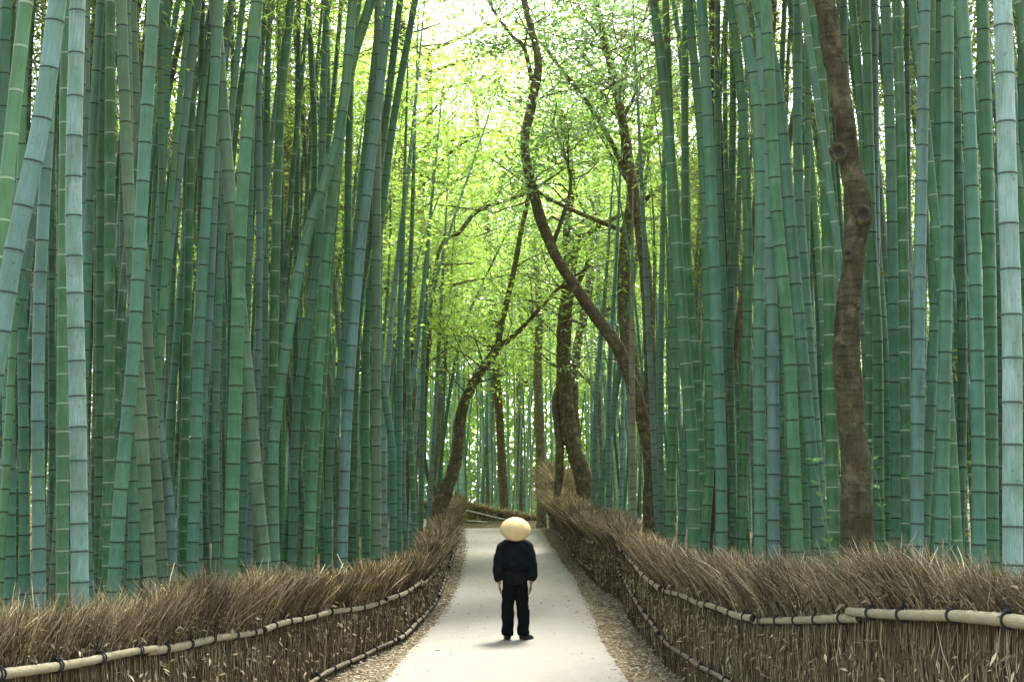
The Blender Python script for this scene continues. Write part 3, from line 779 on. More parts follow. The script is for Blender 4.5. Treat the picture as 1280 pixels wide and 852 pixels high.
for k, (x, y) in enumerate(cand):
    pi = random.randrange(8); pr = protos[pi]; s = random.uniform(.9, 1.15); 
    toward = math.pi if x > 0 else 0
    rz = (toward + random.uniform(-1.1, 1.1)) if y < 22 else random.uniform(0, 6.28); lx, ly = random.gauss(0, .018), random.gauss(0, .022)
    gz = float(ground_z(x, y))-.05; wk = random.uniform(.72, 1.12)*(1 if y < 25 else .88)
    cn = random.choices(['bg', 'green', 'blue', 'deep', 'dark', 'grey', 'olive', 'fresh'], [4.2, 4, 2.2, 1.8, 1.3, 2.4, .9, 2.6])[0]
    if 27 < y < 57: cn = random.choices(['bg', 'blue', 'fblue_lit', 'fpale_lit', 'green', 'fresh', 'grey'], [3, 3, 3, 1.6, 2.5, 1.5, 1])[0]  # lighter skins down the avenue stand in for brighter light
    if y > 57: cn = random.choices(['bg', 'fblue_lit', 'fresh', 'fpale_lit'], [1, 4, 1, 4])[0]  # mostly pale skins, painting in the stronger light beyond the fence
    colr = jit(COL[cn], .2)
    Hs = random.uniform(.88, 1.05) if y < 25 or y > 57 else random.uniform(.52, .82)
    ci = random.randrange(5); cr = crowns[ci]
    if k < NIND:
        root = empty('bamboo', (x, y, gz)); root.rotation_euler = (lx, ly, rz)
        zone = 'far beyond the crossing fence' if y > 57 else ('behind the front rows of the '+('left' if x < 0 else 'right')+' grove') if y < 30 else ('towards the far end of the '+('left' if x < 0 else 'right')+' grove')
        ang = CX+F*x/y
        if y > 57: lab = f"{WORD[cn]} bamboo beyond the crossing fence, {'straight behind the person' if abs(x) < 2 else 'left of the path end' if x < 0 else 'right of the path end'}"
        else:
            lst = sorted([d_ for d_ in items if (d_['bx'] < CX) == (x < 0)], key=lambda d_: d_['bx']); j = min(range(len(lst)), key=lambda q_: abs(lst[q_]['bx']-ang))
            lab = f"{WORD[cn]} bamboo behind the {ordw(j+1) if x < 0 else ordw(len(lst)-j)} front bamboo from the {'left' if x < 0 else 'right'} edge"
        tag(root, lab, 'bamboo', f"{WORD[cn]} bamboos {zone}"); (farl if y > 57 else fills).append((root, cn, ang, y))
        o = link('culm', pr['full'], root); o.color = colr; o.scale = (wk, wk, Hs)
        if k % 5 in (0, 2) or 25 < y < 57:
            q = pr['H']*Hs/cr[6]
            for nm, me in (('branches', cr[4]), ('leaves', cr[5])):
                o = link(nm, me, root); o.scale = (q, q, q); o.location = (-(cr[7]*q-pr['bend'])*.6, 0, 0)
    else:
        M = np.array(Matrix.Translation((x, y, gz)) @ Matrix.Rotation(rz, 4, 'Z') @ Matrix.Rotation(ly, 4, 'Y') @ Matrix.Rotation(lx, 4, 'X') @ Matrix.Diagonal((wk, wk, Hs, 1)))
        V, Fq, mi, uv = pr['cheap']
        W = V@M[:3, :3].T + M[:3, 3]
        stV.append(W); stF.append(Fq+off); stM.append(mi); stU.append(uv); stT.append(np.tile(np.array(colr[:3]), (len(V), 1))); off += len(V)
        if k % 4 == 0:
            for (vv, ff) in ((cr[2], cr[3]),):
                W = vv@M[:3, :3].T + M[:3, 3]; slV.append(W); slF.append(ff+loff); loff += len(vv)
# tell look-alikes apart: by their order from the left beyond the fence, by nearness elsewhere
farl.sort(key=lambda t_: t_[2])
for i_, (o_, cn, a_, y_) in enumerate(farl): o_['label'] = f"{WORD[cn]} bamboo beyond the crossing fence, {ordw(i_+1)} from the left there"
by = {}
for t_ in fills: by.setdefault(t_[0]['label'], []).append(t_)
for lab, ls in by.items():
    if len(ls) > 1:
        ls.sort(key=lambda t_: t_[3])
        ws = ['nearer', 'farther'] if len(ls) == 2 else ['nearest'] + ['middle', 'deeper', 'still deeper'][:len(ls)-2] + ['farthest']
        for w_, t_ in zip(ws, ls): t_[0]['label'] = w_+' '+lab
if stV:
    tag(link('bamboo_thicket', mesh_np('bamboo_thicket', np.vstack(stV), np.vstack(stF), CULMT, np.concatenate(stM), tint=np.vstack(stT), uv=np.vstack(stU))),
        'dense thicket of bamboo culms deep inside the groves', 'bamboo thicket', kind='stuff')
    tag(link('thicket_foliage', mesh_np('thicket_foliage', np.vstack(slV), np.vstack(slF), [M_BLEAF], smooth=False)),
        'olive green bamboo leaves high among the culms deep in the groves', 'foliage', kind='stuff')
print('culms', len(items), len(cand))

# hanging foliage masses beyond the groves (sides and back)
def leafmass(name, label, boxes, n, mat, L, W, seed=3, clump=.9):
    r = np.random.default_rng(seed); allP = []
    vol = np.array([(b[1]-b[0])*(b[3]-b[2])*(b[5]-b[4]) for b in boxes]); vol = vol/vol.sum()
    for b, w in zip(boxes, vol):
        m = int(n*w); nc = max(6, m//60)
        cc = np.stack([r.uniform(b[0], b[1], nc), r.uniform(b[2], b[3], nc), r.uniform(b[4], b[5], nc)], 1)
        s = r.uniform(.4, 1.3, nc)*clump; i = r.integers(0, nc, m)
        dd = r.normal(size=(m, 3))*s[i][:, None]*np.array([1, 1, .55]); allP.append(cc[i]+dd)
    Pn = np.vstack(allP); D = r.normal(size=Pn.shape); D[:, 2] = D[:, 2]*.5-.2; m = len(Pn)
    V, Fq = leaves(Pn, D, L*(.6+.8*r.random(m)), W*(.7+.6*r.random(m)), .15, seed)
    return tag(link(name, mesh_np(name, V, Fq, [mat], smooth=False)), label, 'foliage', kind='stuff')
leafmass('grove_undergrowth', 'olive green undergrowth and hanging leaves closing the left and right of the groves',
         [(-18, -10, 16, 58, .5, 17), (10, 18, 16, 58, .5, 17), (-14, -7.5, 7, 18, .3, 11), (7.5, 14, 7, 18, .3, 11), (-8.5, -6, 15, 21, 1.5, 11), (6, 8.5, 15, 21, 1.5, 11), (-10, -4.5, 17, 34, 7, 13), (4.5, 10, 17, 34, 7, 13)], 400000, M_OLIVE, .13, .045, 4, .8)
leafmass('distant_wood', 'bright green leafy wood closing the view beyond the far bamboos',
         [(-34, 34, 84, 100, 1, 26), (-20, 20, 76, 84, 8, 20), (-24, 24, 86, 92, .8, 8)], 185000, M_FARLEAF, .42, .24, 5, 1.6)

# ------------------------------------------------------------------ trees
def limb_tube(pts, r, sides=14, n=60, rough=.05, seed=0):
    """gnarled tapered limb through pts, radii r at the same stations"""
    A = np.hstack([np.asarray(pts, float), np.asarray(r, float)[:, None]]); Q = smooth_poly(A, n)
    V, Fq = tubes(Q[None, :, :3], Q[None, :, 3], sides)
    rg = np.random.default_rng(seed); ph = rg.random(6)*6.28
    k = len(Q); th = np.tile(np.arange(sides)*2*np.pi/sides, k); u = np.repeat(np.arange(k), sides)
    f = 1+rough*(np.sin(2*th+u*.21+ph[0])+.8*np.sin(3*th-u*.43+ph[1])+.9*np.sin(u*.6+ph[2]+th)+.6*np.sin(u*1.3+ph[3]-2*th))
    ctr = np.repeat(Q[:, :3], sides, 0); f += rough*.9*np.sin(u*2.1+ph[4])*np.sin(th+u*.15) + rng.normal(0, rough*.18, len(th)); V = ctr+(V-ctr)*f[:, None]
    return V, Fq, Q
def pxpts(l, Y): return [P(x, y, Y+(dy[0] if dy else 0)) for x, y, *dy in l]
def grow_twigs(starts, n, r, length, seed):
    """thin side branches from points on limbs: returns list of (k,3) polylines"""
    rg = np.random.default_rng(seed); out = []
    for i in range(n):
        b = starts[rg.integers(0, len(starts))]; a = rg.random()*6.28; el = rg.uniform(-.1, .9)
        d_ = np.array([math.cos(a)*math.cos(el), math.sin(a)*math.cos(el), math.sin(el)]); L = length*rg.uniform(.5, 1.2)
        pts = [b]; 
        for k in range(5):
            d_ = d_+rg.normal(0, .22, 3); d_ /= np.linalg.norm(d_); pts.append(pts[-1]+d_*L/5)
        out.append(np.array(pts))
    return out
def tree(name, label, Y, limbs, leafmat, nleaf, lL, lW, group=None, crown_pts=None, twigs=26, tlen=2.4, mat=None, spread=.7, knots=(), ground=True, cname='crown', tr=.022):
    """limbs: list of (pixel polyline, widths px); first is the trunk (bottom first)"""
    sY = F/Y; tr0 = limbs[0]; bx, by = tr0[0][0][:2]
    base = P(bx, by, Y); gz = float(ground_z(base[0], Y)); base[2] = gz-.1
    root = empty(name, base); tag(root, label, 'tree', group); mat = mat or (M_BARKC if Y > 27 else M_BARK)
    ends = []
    for i, (pl, ws) in enumerate(limbs):
        pts = pxpts(pl, Y); r = [w/sY/2*(.80 if i == 0 else .85) for w in ws]
        if i == 0:
            pts = [base]+pts; r = [r[0]*1.35]+r
        V, Fq, Q = limb_tube(pts, r, 22 if i == 0 else 10, 160 if i == 0 else 50, .042, seed=i+int(Y))
        link('trunk' if i == 0 else 'limb', mesh_np('trunk', V-base, Fq, [mat]), root)
        ends += list(Q[int(len(Q)*(.6 if i == 0 else .35)):, :3])
    if twigs:
        tw = grow_twigs([e for e in ends if e[2] > base[2]+4] or ends, twigs, .02, tlen, int(Y*7))
        A = np.array(tw); V, Fq = tubes(A, np.tile(np.linspace(tr, .006, 6), (len(A), 1)), 5)
        sub = []
        sub = grow_twigs([p for t_ in tw for p in t_[2:]], twigs*4, .01, tlen*.5, int(Y*9)); B = np.array(sub)
        V2, F2 = tubes(B, np.tile(np.linspace(tr*.4, .004, 6), (len(B), 1)), 3)
        link('twigs', mesh_np('twigs', np.vstack([V, V2])-base, np.vstack([Fq, F2+len(V)]), [mat]), root)
        src = np.array([p for t_ in sub for p in t_[2:]]+[p for t_ in tw for p in t_[3:]])
        rg = np.random.default_rng(int(Y)+3); i = rg.integers(0, len(src), nleaf)
        Pn = src[i]+rg.normal(0, spread*.45, (nleaf, 3))*np.array([1, 1, .5]); D = rg.normal(size=(nleaf, 3)); D[:, 2] *= .45
        V, Fq = leaves(Pn-base, D, lL*(.6+.8*rg.random(nleaf)), lW*(.7+.6*rg.random(nleaf)), .12, int(Y), .7)
        link(cname, mesh_np(cname, V, Fq, [leafmat], smooth=False), root)
    for kx, ky, kr in knots:
        c = P(kx, ky, Y-.11); bm = bmesh.new()
        n = 14; rings = [(.0, .2, -.02), (1.0, .5, .0), (1.0, 1.0, .0)]
        vs = []
        prof = [(1.35, .06), (1.1, -.35), (.8, -.42), (.55, -.2), (.3, .05), (.0, .1)]
        for (pr_, dpt) in prof:
            vs.append([bm.verts.new((math.cos(a*2*math.pi/n)*kr*pr_*.85*(1+.08*math.sin(a*2.1)), dpt*kr*.7, math.sin(a*2*math.pi/n)*kr*pr_)) for a in range(n)])
        for a in range(len(vs)-1):
            for b in range(n):
                f = bm.faces.new((vs[a][b], vs[a][(b+1) % n], vs[a+1][(b+1) % n], vs[a+1][b])); f.smooth = True; f.material_index = 1 if a >= 2 else 0
        bmesh.ops.remove_doubles(bm, verts=bm.verts, dist=1e-5)
        me = bpy.data.meshes.new('knot'); bm.to_mesh(me); me.materials.append(mat); me.materials.append(M_POLE_END)
        o = link('knot', me, root); o.location = c-base
    return root
# A: leaning forked tree over the left fence
tree('curving_tree', 'slim brown tree leaning over the left fence and forking above the path', 37,
     [([(540,668),(552,628),(570,575),(576,520),(590,482),(622,434)], [24,24,19,17,15,13]),
      ([(622,434),(628,400),(642,340),(652,285),(660,250),(672,180)], [10,9,8,8,7,4]),
      ([(622,434),(648,414),(680,380),(702,357),(740,330)], [10,7,6,5,3]),
      ([(552,628),(530,560),(545,330),(575,290),(600,262),(655,243),(700,215)], [7,6,5,6,6,5,3])], M_MAPLE, 5200, .13, .09, twigs=30, tlen=2.6)
# B: the long sweeping S of the big tree
tree('curving_tree', 'tall tree with a long snaking trunk sweeping left over the path from the right fence', 29,
     [([(822,655),(820,600),(805,530),(775,440),(730,375),(690,310),(668,245),(656,180),(668,115),(672,70),(655,0),(650,-60)], [26,25,22,21,18,17,16,15,15,12,10,8]),
      ([(668,115),(655,60),(640,45),(615,10),(600,-30)], [8,6,5,4,3]),
      ([(690,310),(712,240),(708,200),(690,150)], [7,5,4,3])], M_GLOSS, 5500, .12, .07, twigs=22, tlen=2.2)
# C: dark upright trunk with heavy limbs
tree('forked_tree', 'stout dark tree standing behind the hump of the right fence with spreading limbs', 40,
     [([(738,650),(730,600),(712,540),(705,470),(706,400),(712,350)], [34,28,26,24,22,20]),
      ([(712,350),(722,310),(745,285),(790,262),(830,235)], [14,11,9,7,4]),
      ([(712,350),(708,290),(716,220),(700,140),(705,80)], [13,11,8,6,4]),
      ([(706,385),(725,350),(735,320),(720,290),(690,270)], [8,7,6,5,3]),
      ([(705,470),(694,500),(700,560),(697,620)], [5,10,12,12])], M_GLOSS, 6000, .15, .08, twigs=46, tlen=3)
# D: tall tree right of centre
tree('tall_tree', 'tall brown tree right of centre whose trunk rises behind the snaking one', 31,
     [([(812,660),(812,560),(812,440),(806,330),(790,230),(778,150),(764,85),(745,0),(735,-70)], [22,20,19,19,18,15,13,10,8]),
      ([(790,235),(765,180),(735,130),(700,85),(678,55)], [9,8,7,6,4]),
      ([(775,115),(785,70),(805,25),(812,-10)], [6,5,4,3]),
      ([(778,150),(795,110),(790,60)], [6,5,3])], M_GLOSS, 5500, .13, .07, twigs=36, tlen=2.6)
# E: foreground trunk on the right
tree('foreground_tree', 'thick brown trunk with knots rising close behind the near right fence', 10.6,
     [([(1074,720),(1072,680),(1070,600),(1064,520),(1058,440),(1062,370),(1068,310),(1074,265),(1062,200),(1054,140),(1040,60),(1030,0),(1015,-90),(1005,-220)], [56,49,47,43,41,39,36,40,32,33,33,31,27,24])],
     M_GLOSS, 0, .1, .1, twigs=0, knots=((1048,190,.06),(1079,268,.062),(1060,318,.035)))
# F, G and others
tree('dark_tree', 'dark trunk standing among the bamboos of the right grove', 25,
     [([(884,670),(896,560),(908,430),(906,330),(902,210),(892,110),(890,0),(880,-90)], [20,20,20,22,20,15,12,10])], M_GLOSS, 0, .1, .1, twigs=0)
tree('dark_tree', 'bent brown trunk half hidden by culms left of the knotty foreground trunk', 21,
     [([(915,690),(905,560),(925,400),(945,260),(960,120),(968,0),(975,-100)], [15,14,13,13,11,10,8])], M_BARKL and M_GLOSS, 0, .1, .1, twigs=0, mat=M_BARKL)
tree('straight_tree', 'straight slim trunk in the distance rising above the bushy fence hump', 54,
     [([(677,650),(675,560),(672,470),(674,390),(668,300)], [16,15,13,11,7])], M_FARLEAF, 2500, .2, .13, twigs=24, tlen=3, mat=M_BARKL)
tree('straight_tree', 'brown trunk in the far bamboo just right of the leaning left tree', 62,
     [([(611,640),(612,560),(616,480),(622,400)], [11,10,8,6])], M_FARLEAF, 2500, .2, .13, twigs=24, tlen=3.5, mat=M_BARKL)

# leafy trees that fill the far end of the avenue
def bg_tree(x, y, h, cr, seed, label, mat):
    rg = np.random.default_rng(seed); gz = float(ground_z(x, y))-.1
    root = empty('leafy_tree', (x, y, gz)); tag(root, label, 'tree', 'leafy trees arching over the far end of the path')
    pts = [np.array([0, 0, 0.])]; 
    for k in range(6): pts.append(pts[-1]+np.array([rg.normal(0, .25), rg.normal(0, .25), h*.14]))
    r = np.linspace(.22, .1, 7); V, Fq, Q = limb_tube(pts, r, 10, 40, .05, seed); link('trunk', mesh_np('trunk', V, Fq, [M_BARKC]), root)
    lv, lf, o = [], [], 0; tipp = []
    for i in range(13):
        b = Q[rg.integers(16, 40), :3]; a = rg.random()*6.28; L = cr*rg.uniform(.6, 1.1)
        e = b+np.array([math.cos(a)*L, math.sin(a)*L, rg.uniform(.1, .8)*L]); m_ = (b+e)/2+rg.normal(0, .3, 3)
        V, Fq, q = limb_tube([b, m_, e], [.07, .045, .015], 6, 14, .03, i); lv.append(V); lf.append(Fq+o); o += len(V); tipp += list(q[4:, :3])
    link('limbs', mesh_np('limbs', np.vstack(lv), np.vstack(lf), [M_BARKC]), root)
    nL = 12500; tipp = np.array(tipp); nc = 150; cc = tipp[rg.integers(0, len(tipp), nc)]+rg.normal(0, .75, (nc, 3)); i = rg.integers(0, nc, nL)
    Pn = cc[i]+rg.normal(0, 1, (nL, 3))*np.array([.62, .62, .13]); D = rg.normal(size=(nL, 3)); D[:, 2] *= .4
    V, Fq = leaves(Pn, D, .125*(.6+.8*rg.random(nL)), .09, .1, seed, .6)
    link('crown', mesh_np('crown', V, Fq, [mat], smooth=False), root)
BG = [(-3.0, 43, 20, 4.4, 'tall maple behind the left fence with its crown at the top of the gap', M_MAPLE),
      (-4.6, 31, 15.5, 3.6, 'maple with layered leaves above the middle of the left grove', M_MAPLE),
      (3.6, 36, 17, 3.6, 'maple with layered leaves between the snaking trunk and the right culms', M_MAPLE),
      (-.3, 64, 24, 6.0, 'very tall tree at the centre whose crown closes the sky', M_FARLEAF),
      (-4.9, 37, 17, 4.4, 'tall bright maple with its crown high above the left grove edge', M_MAPLE),
      (-3.6, 47, 19, 4.8, 'tallest maple filling the sky left of the snaking trunk', M_MAPLE),
      (2.6, 53, 20, 4.8, 'tall airy tree filling the sky right of the snaking trunk', M_MAPLE),
      (5.6, 41, 17, 4.2, 'green tree with its crown showing between the right culms', M_MAPLE),
      (-4.2, 42, 12, 3.6, 'bright maple arching over the left fence behind the leaning tree', M_MAPLE),
      (-7.0, 50, 14, 4.0, 'tall light green tree above the far end of the left grove', M_MAPLE),
      (-3.4, 60, 15, 4.2, 'light green tree just beyond the crossing fence, left side', M_MAPLE),
      (3.6, 60, 16, 4.4, 'pale leafy tree just beyond the crossing fence, right side', M_MAPLE),
      (6.4, 48, 14, 3.8, 'airy green tree above the bushy hump of the right fence', M_FARLEAF),
      (-7.0, 66, 17, 4.5, 'yellow-green tree in the far left background', M_FARLEAF),
      (0.5, 70, 17, 4.6, 'yellow-green tree closing the avenue in the middle distance', M_FARLEAF),
      (8.0, 66, 17, 4.5, 'yellow-green tree in the far right background', M_FARLEAF)]
for i, (x, y, h, cr_, lab, mt) in enumerate(BG): bg_tree(x, y, h, cr_, 300+i, lab, mt)

# small green sprig by the foreground trunk
def sprig(px, py, Y, h, seed, label):
    b = P(px, py, Y); root = empty('sapling', b); tag(root, label, 'sapling'); rg = np.random.default_rng(seed)
    st = np.array([[0, 0, -.25], [-.02, 0, .0], [-.06, 0, h*.5], [-.12, 0, h]]); q = smooth_poly(st, 12)
    V, Fq = tubes(q[None], np.linspace(.005, .002, 12)[None], 5); link('stem', mesh_np('stem', V, Fq, [M_SPRIG]), root)
    LP, LD = [], []
    for t in (.45, .62, .8, .9, 1.0):
        p = q[int(t*11)]
        for k in range(3 if t < 1 else 5):
            a = rg.random()*6.28; LP.append(p); LD.append([math.cos(a), math.sin(a), .4+rg.random()*.3])
    V, Fq = leaves(np.array(LP), np.array(LD), .075, .028, .1, seed); link('leaves', mesh_np('leaves', V, Fq, [M_SPRIG], smooth=False), root)
sprig(1042, 690, 9.9, .62, 1, 'small green sapling with few leaves left of the knotty trunk')
sprig(1106, 640, 11.2, .55, 2, 'small green sapling with few leaves right of the knotty trunk')

# ------------------------------------------------------------------ the person
def person(px, Y):
    X = P(px, 796, Y)[0]; root = empty('person', (X, Y, CZ+float(g(Y))+.012))
    tag(root, 'person in black jacket and trousers with round straw hat standing on the path', 'person')
    skin = simple('skin', (.25, .15, .10), .5, .08, 30); cloth = simple('black_cotton', (.0045, .007, .007), .85, .4, 14, .5, .12)
    cloth2 = simple('black_trousers', (.004, .005, .005), .95, .3, 12, .5, .1); shoe_m = simple('black_shoe', (.012, .012, .013), .5, .2)
    def loft(rings, sides=20):
        """rings: (cx, cy, z, rx, ry)"""
        V = []; 
        for (cx, cy, z, rx, ry) in rings:
            for a in range(sides):
                t = a*2*math.pi/sides; V.append((cx+rx*math.cos(t), cy+ry*math.sin(t), z))
        Fs = []
        for i in range(len(rings)-1):
            for a in range(sides): b = (a+1) % sides; Fs.append((i*sides+a, i*sides+b, (i+1)*sides+b, (i+1)*sides+a))
        Fs.append(tuple(range(sides))[::-1]); o = (len(rings)-1)*sides; Fs.append(tuple(o+a for a in range(sides)))
        return V, Fs
    def tube_l(pts, rad, sides=12):
        Q = smooth_poly(np.hstack([np.array(pts, float), np.array(rad, float)[:, None]]), 18)
        V, Fq = tubes(Q[None, :, :3], Q[None, :, 3], sides); k = len(Q)
        return [tuple(v) for v in V], [tuple(int(x) for x in f) for f in Fq]+[tuple(range(sides))[::-1], tuple((k-1)*sides+a for a in range(sides))]
    def ball(c, r, sx=1, sy=1, sz=1):
        bm = bmesh.new(); bmesh.ops.create_uvsphere(bm, u_segments=20, v_segments=14, radius=1)
        V = [(c[0]+v.co.x*r*sx, c[1]+v.co.y*r*sy, c[2]+v.co.z*r*sz) for v in bm.verts]; bm.verts.index_update()
        Fs = [tuple(v.index for v in f.verts) for f in bm.faces]; bm.free(); return V, Fs
    def fuse(name, parts, voxel, mat, smooth_it=4, wrinkle=0):
        V, Fs = [], []
        for v, f in parts:
            o = len(V); V += list(v); Fs += [tuple(i+o for i in ff) for ff in f]
        me = bpy.data.meshes.new(name); me.from_pydata([tuple(map(float, v)) for v in V], [], Fs); me.update()
        bm = bmesh.new(); bm.from_mesh(me); bmesh.ops.recalc_face_normals(bm, faces=bm.faces); bm.to_mesh(me); bm.free()
        ob = bpy.data.objects.new(name, me); C.objects.link(ob)
        md = ob.modifiers.new('r', 'REMESH'); md.mode = 'VOXEL'; md.voxel_size = voxel; md.use_smooth_shade = True
        if smooth_it: ms = ob.modifiers.new('s', 'SMOOTH'); ms.iterations = smooth_it; ms.factor = .5
        dg = bpy.context.evaluated_depsgraph_get(); m2 = bpy.data.meshes.new_from_object(ob.evaluated_get(dg)); m2.name = name
        bpy.data.objects.remove(ob); bpy.data.meshes.remove(me)
        if wrinkle:
            for v in m2.vertices:
                x, y, z = v.co; w = wrinkle*(math.sin(z*38+x*14+2*math.sin(x*9))*.6+math.sin(z*21-x*30+y*12)*.6+.5*math.sin(x*55+z*11))
                v.co += v.normal*w
        m2.materials.clear(); m2.materials.append(mat)
        for p_ in m2.polygons: p_.use_smooth = True
        return m2
    # body (facing +y, away from the camera)
    parts = [loft([(0, .0, .86, .13, .09), (0, 0, .95, .15, .105), (0, .005, 1.1, .135, .095), (0, 0, 1.25, .16, .105), (0, -.005, 1.36, .165, .10), (0, 0, 1.42, .09, .07), (0, .005, 1.47, .055, .055), (0, .015, 1.52, .05, .052)])]
    parts.append(ball((0, .03, 1.585), .1, .78, .95, 1.12)); parts.append(ball((0, .125, 1.575), .016, .8, 1, 1.3))
    parts.append(ball((-.08, .03, 1.57), .026, .4, .8, 1.2)); parts.append(ball((.08, .03, 1.57), .026, .4, .8, 1.2))
    parts.append(ball((0, .1, 1.52), .03, .9, .8, .5))
    for s in (-1, 1):
        fx = .105 if s < 0 else .115
        parts.append(tube_l([(s*.085, 0, .9), (s*.1, .0, .68), (s*fx, .01, .46), (s*fx, -.01, .26), (s*fx, -.005, .07)], [.066, .066, .055, .052, .04]))
        parts.append(tube_l([(s*.15, 0, 1.36), (s*.215, 0, 1.28), (s*.245, -.015, 1.06), (s*.235, .01, .86), (s*.228, .02, .80)], [.05, .052, .042, .033, .027]))
        # foot
        yaw = -.15 if s < 0 else .75
        dx, dy = math.sin(yaw), math.cos(yaw)
        parts.append(tube_l([(s*fx-dx*.05, -dy*.05, .04), (s*fx+dx*.06, dy*.06, .04), (s*fx+dx*.16, dy*.16, .03)], [.035, .042, .025]))
    body = fuse('body', parts, .011, skin, 2)
    # hands: palm, four bent fingers, thumb; finer voxels
    bmj = bmesh.new(); bmj.from_mesh(body)
    for s in (-1, 1):
        hp = [tube_l([(s*.229, .02, .82), (s*.226, .024, .785), (s*.222, .03, .755), (s*.22, .034, .715)], [.024, .027, .036, .034])]
        V_, F_ = hp[0]; V_ = [(s*.226+(v[0]-s*.226)*.5, v[1], v[2]) for v in V_]; hp = [(V_, F_)]
        for k, (yo, L) in enumerate(((.062, .066), (.043, .075), (.023, .07), (.005, .055))):
            b = np.array([s*.221, yo, .712]); c_ = b+np.array([-s*.008, 0, -L*.45]); d_ = c_+np.array([-s*.022, 0, -L*.3]); e = d_+np.array([-s*.024, 0, -L*.05])
            hp.append(tube_l([b+np.array([0, 0, .02]), b, c_, d_, e], [.0085, .009, .0085, .008, .0068], 8))
        hp.append(tube_l([(s*.222, .05, .765), (s*.214, .07, .738), (s*.205, .075, .71), (s*.196, .07, .69)], [.012, .011, .0095, .0075], 8))
        hm = fuse('hand', hp, .0032, skin, 1); bmj.from_mesh(hm); bpy.data.meshes.remove(hm)
    bmj.to_mesh(body); bmj.free()
    for p_ in body.polygons: p_.use_smooth = True
    link('body', body, root)
    # hair low on the neck
    link('hair', fuse('hair', [ball((0, .005, 1.60), .1, .86, .95, 1.0), ball((0, -.02, 1.535), .06, 1.0, .8, .9)], .008, simple('dark_hair', (.02, .016, .012), .6)), root)
    # jacket: one surface, wide gathered sleeves, cuffs, tucked hem
    jp = [loft([(0, 0, .80, .172, .125), (0, 0, .86, .182, .13), (0, 0, .93, .178, .13), (0, 0, 1.0, .176, .125), (0, 0, 1.1, .19, .13), (0, -.005, 1.25, .195, .135), (0, -.005, 1.35, .185, .122), (0, 0, 1.41, .13, .095), (0, .005, 1.455, .075, .075), (0, .01, 1.48, .06, .062)], 28)]
    for s in (-1, 1):
        jp.append(tube_l([(s*.10, 0, 1.375), (s*.17, 0, 1.335), (s*.212, -.005, 1.24), (s*.238, -.02, 1.08), (s*.25, -.012, .96), (s*.24, .01, .88), (s*.23, .016, .84)], [.07, .082, .082, .078, .078, .064, .045], 16))
    link('jacket', fuse('jacket', jp, .009, cloth, 4, .0055), root)
    link('belt', fuse('belt', [loft([(0, 0, .98, .186, .138), (0, 0, .995, .192, .142), (0, 0, 1.03, .192, .142), (0, 0, 1.045, .186, .138)], 28)], .006, cloth2, 1), root)
    tp = [loft([(0, 0, .78, .14, .112), (0, 0, .86, .158, .12), (0, 0, .95, .15, .112)], 24)]
    for s in (-1, 1):
        fx = .108 if s < 0 else .115
        tp.append(tube_l([(s*.08, 0, .87), (s*.09, 0, .74), (s*.10, .005, .56), (s*fx, .0, .36), (s*fx, -.005, .18), (s*fx, -.005, .10), (s*fx, 0, .075)], [.098, .098, .094, .09, .086, .09, .078], 18))
    link('trousers', fuse('trousers', tp, .009, cloth2, 3, .007), root)
    for s in (-1, 1):
        fx = .108 if s < 0 else .115; yaw = -.12 if s < 0 else .8; dx, dy = math.sin(yaw), math.cos(yaw); o = np.array([s*fx, 0, 0.])
        f_ = np.array([dx, dy, 0]); sp = tube_l([o-f_*.06+[0, 0, .05], o-f_*.03+[0, 0, .055], o+f_*.05+[0, 0, .05], o+f_*.13+[0, 0, .038], o+f_*.19+[0, 0, .03]], [.035, .048, .048, .046, .024], 14)
        V_ = [(v[0], v[1], max(.002, v[2])) for v in sp[0]]
        link('shoe', fuse('shoe', [(V_, sp[1])], .006, shoe_m, 2), root)
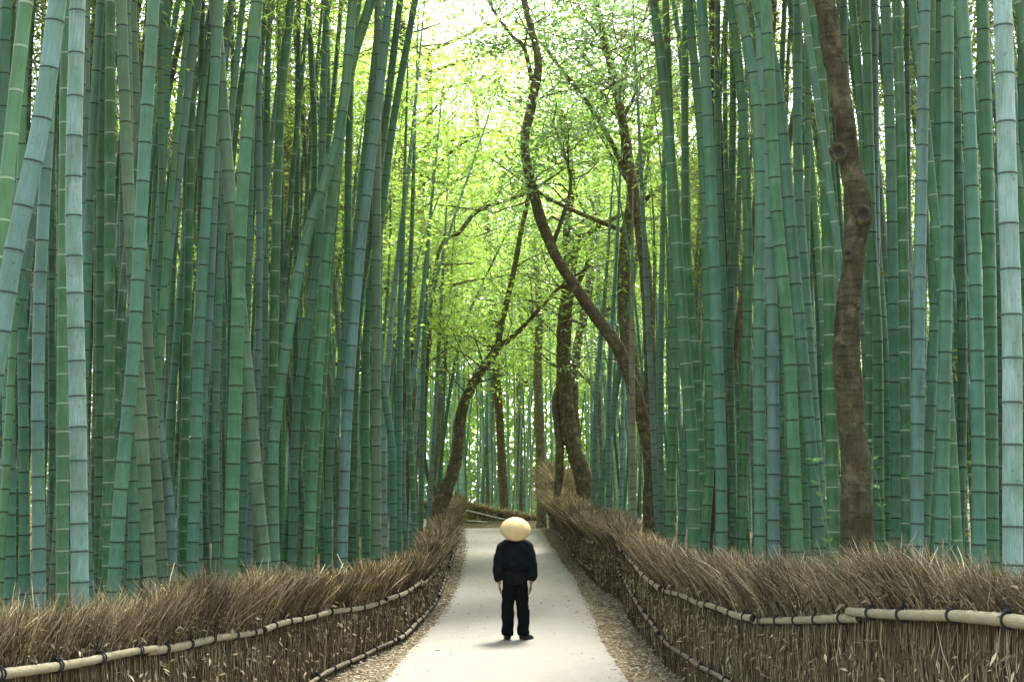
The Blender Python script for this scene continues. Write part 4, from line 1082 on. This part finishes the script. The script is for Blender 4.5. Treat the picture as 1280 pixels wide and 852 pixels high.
    # straw hat: shallow woven dome with rolled edge, tipped back
    m = NT('woven_straw'); ob_ = m.n('ShaderNodeTexCoord').outputs['Object']
    wv = m.n('ShaderNodeTexWave', wave_type='RINGS', rings_direction='Z'); wv.inputs['Scale'].default_value = 28; wv.inputs['Distortion'].default_value = 1.2; m.l(ob_, wv.inputs['Vector'])
    c = m.mix(wv.outputs['Fac'], (.40, .29, .12), (.60, .47, .23)); c = m.mix(m.ramp(m.noise(ob_, 9, 4), [(.45, (0,)*3), (.75, (.4,)*3)]), c, (.36, .25, .1)); m.col(c); m.rough(.7, .3); m.bump(wv.outputs['Fac'], .4, .004)
    prof = [(0, .125), (.03, .124), (.07, .115), (.115, .095), (.155, .066), (.185, .034), (.202, .008), (.208, -.012), (.203, -.026), (.192, -.024), (.18, -.005), (.15, .035), (.10, .075), (.05, .1), (0, .108)]
    n = 48; V = [(r_*math.cos(a*2*math.pi/n), r_*math.sin(a*2*math.pi/n), z) for r_, z in prof for a in range(n)]
    Fq = [(i*n+a, i*n+(a+1) % n, (i+1)*n+(a+1) % n, (i+1)*n+a) for i in range(len(prof)-1) for a in range(n)]
    me = bpy.data.meshes.new('straw_hat'); me.from_pydata(V, [], Fq); me.materials.append(m.m)
    for p_ in me.polygons: p_.use_smooth = True
    bm = bmesh.new(); bm.from_mesh(me); bmesh.ops.remove_doubles(bm, verts=bm.verts, dist=1e-5); bmesh.ops.recalc_face_normals(bm, faces=bm.faces); bm.to_mesh(me); bm.free()
    th = np.linspace(0, 2*math.pi, 61); Q = np.stack([.205*np.cos(th), .205*np.sin(th), 0*th-.012], 1); Vr_, Fr_ = tubes(Q[None], np.full((1, 61), .0085), 8)
    rim = link('hat_rim', mesh_np('hat_rim', Vr_, Fr_, [simple('straw_rim_shade', (.30, .21, .09), .7, .3, 60)]))  # darker rim colour paints the shading at the hat's lower edge
    h = link('straw_hat', me, root); rim.parent = h; h['label'] = 'round straw hat with shading painted along its rim'; h.location = (.005, -.055, 1.585); h.rotation_euler = (R(49), R(3), 0); h.scale = (1.03, 1.03, 1.0)
person(644, 20.7)
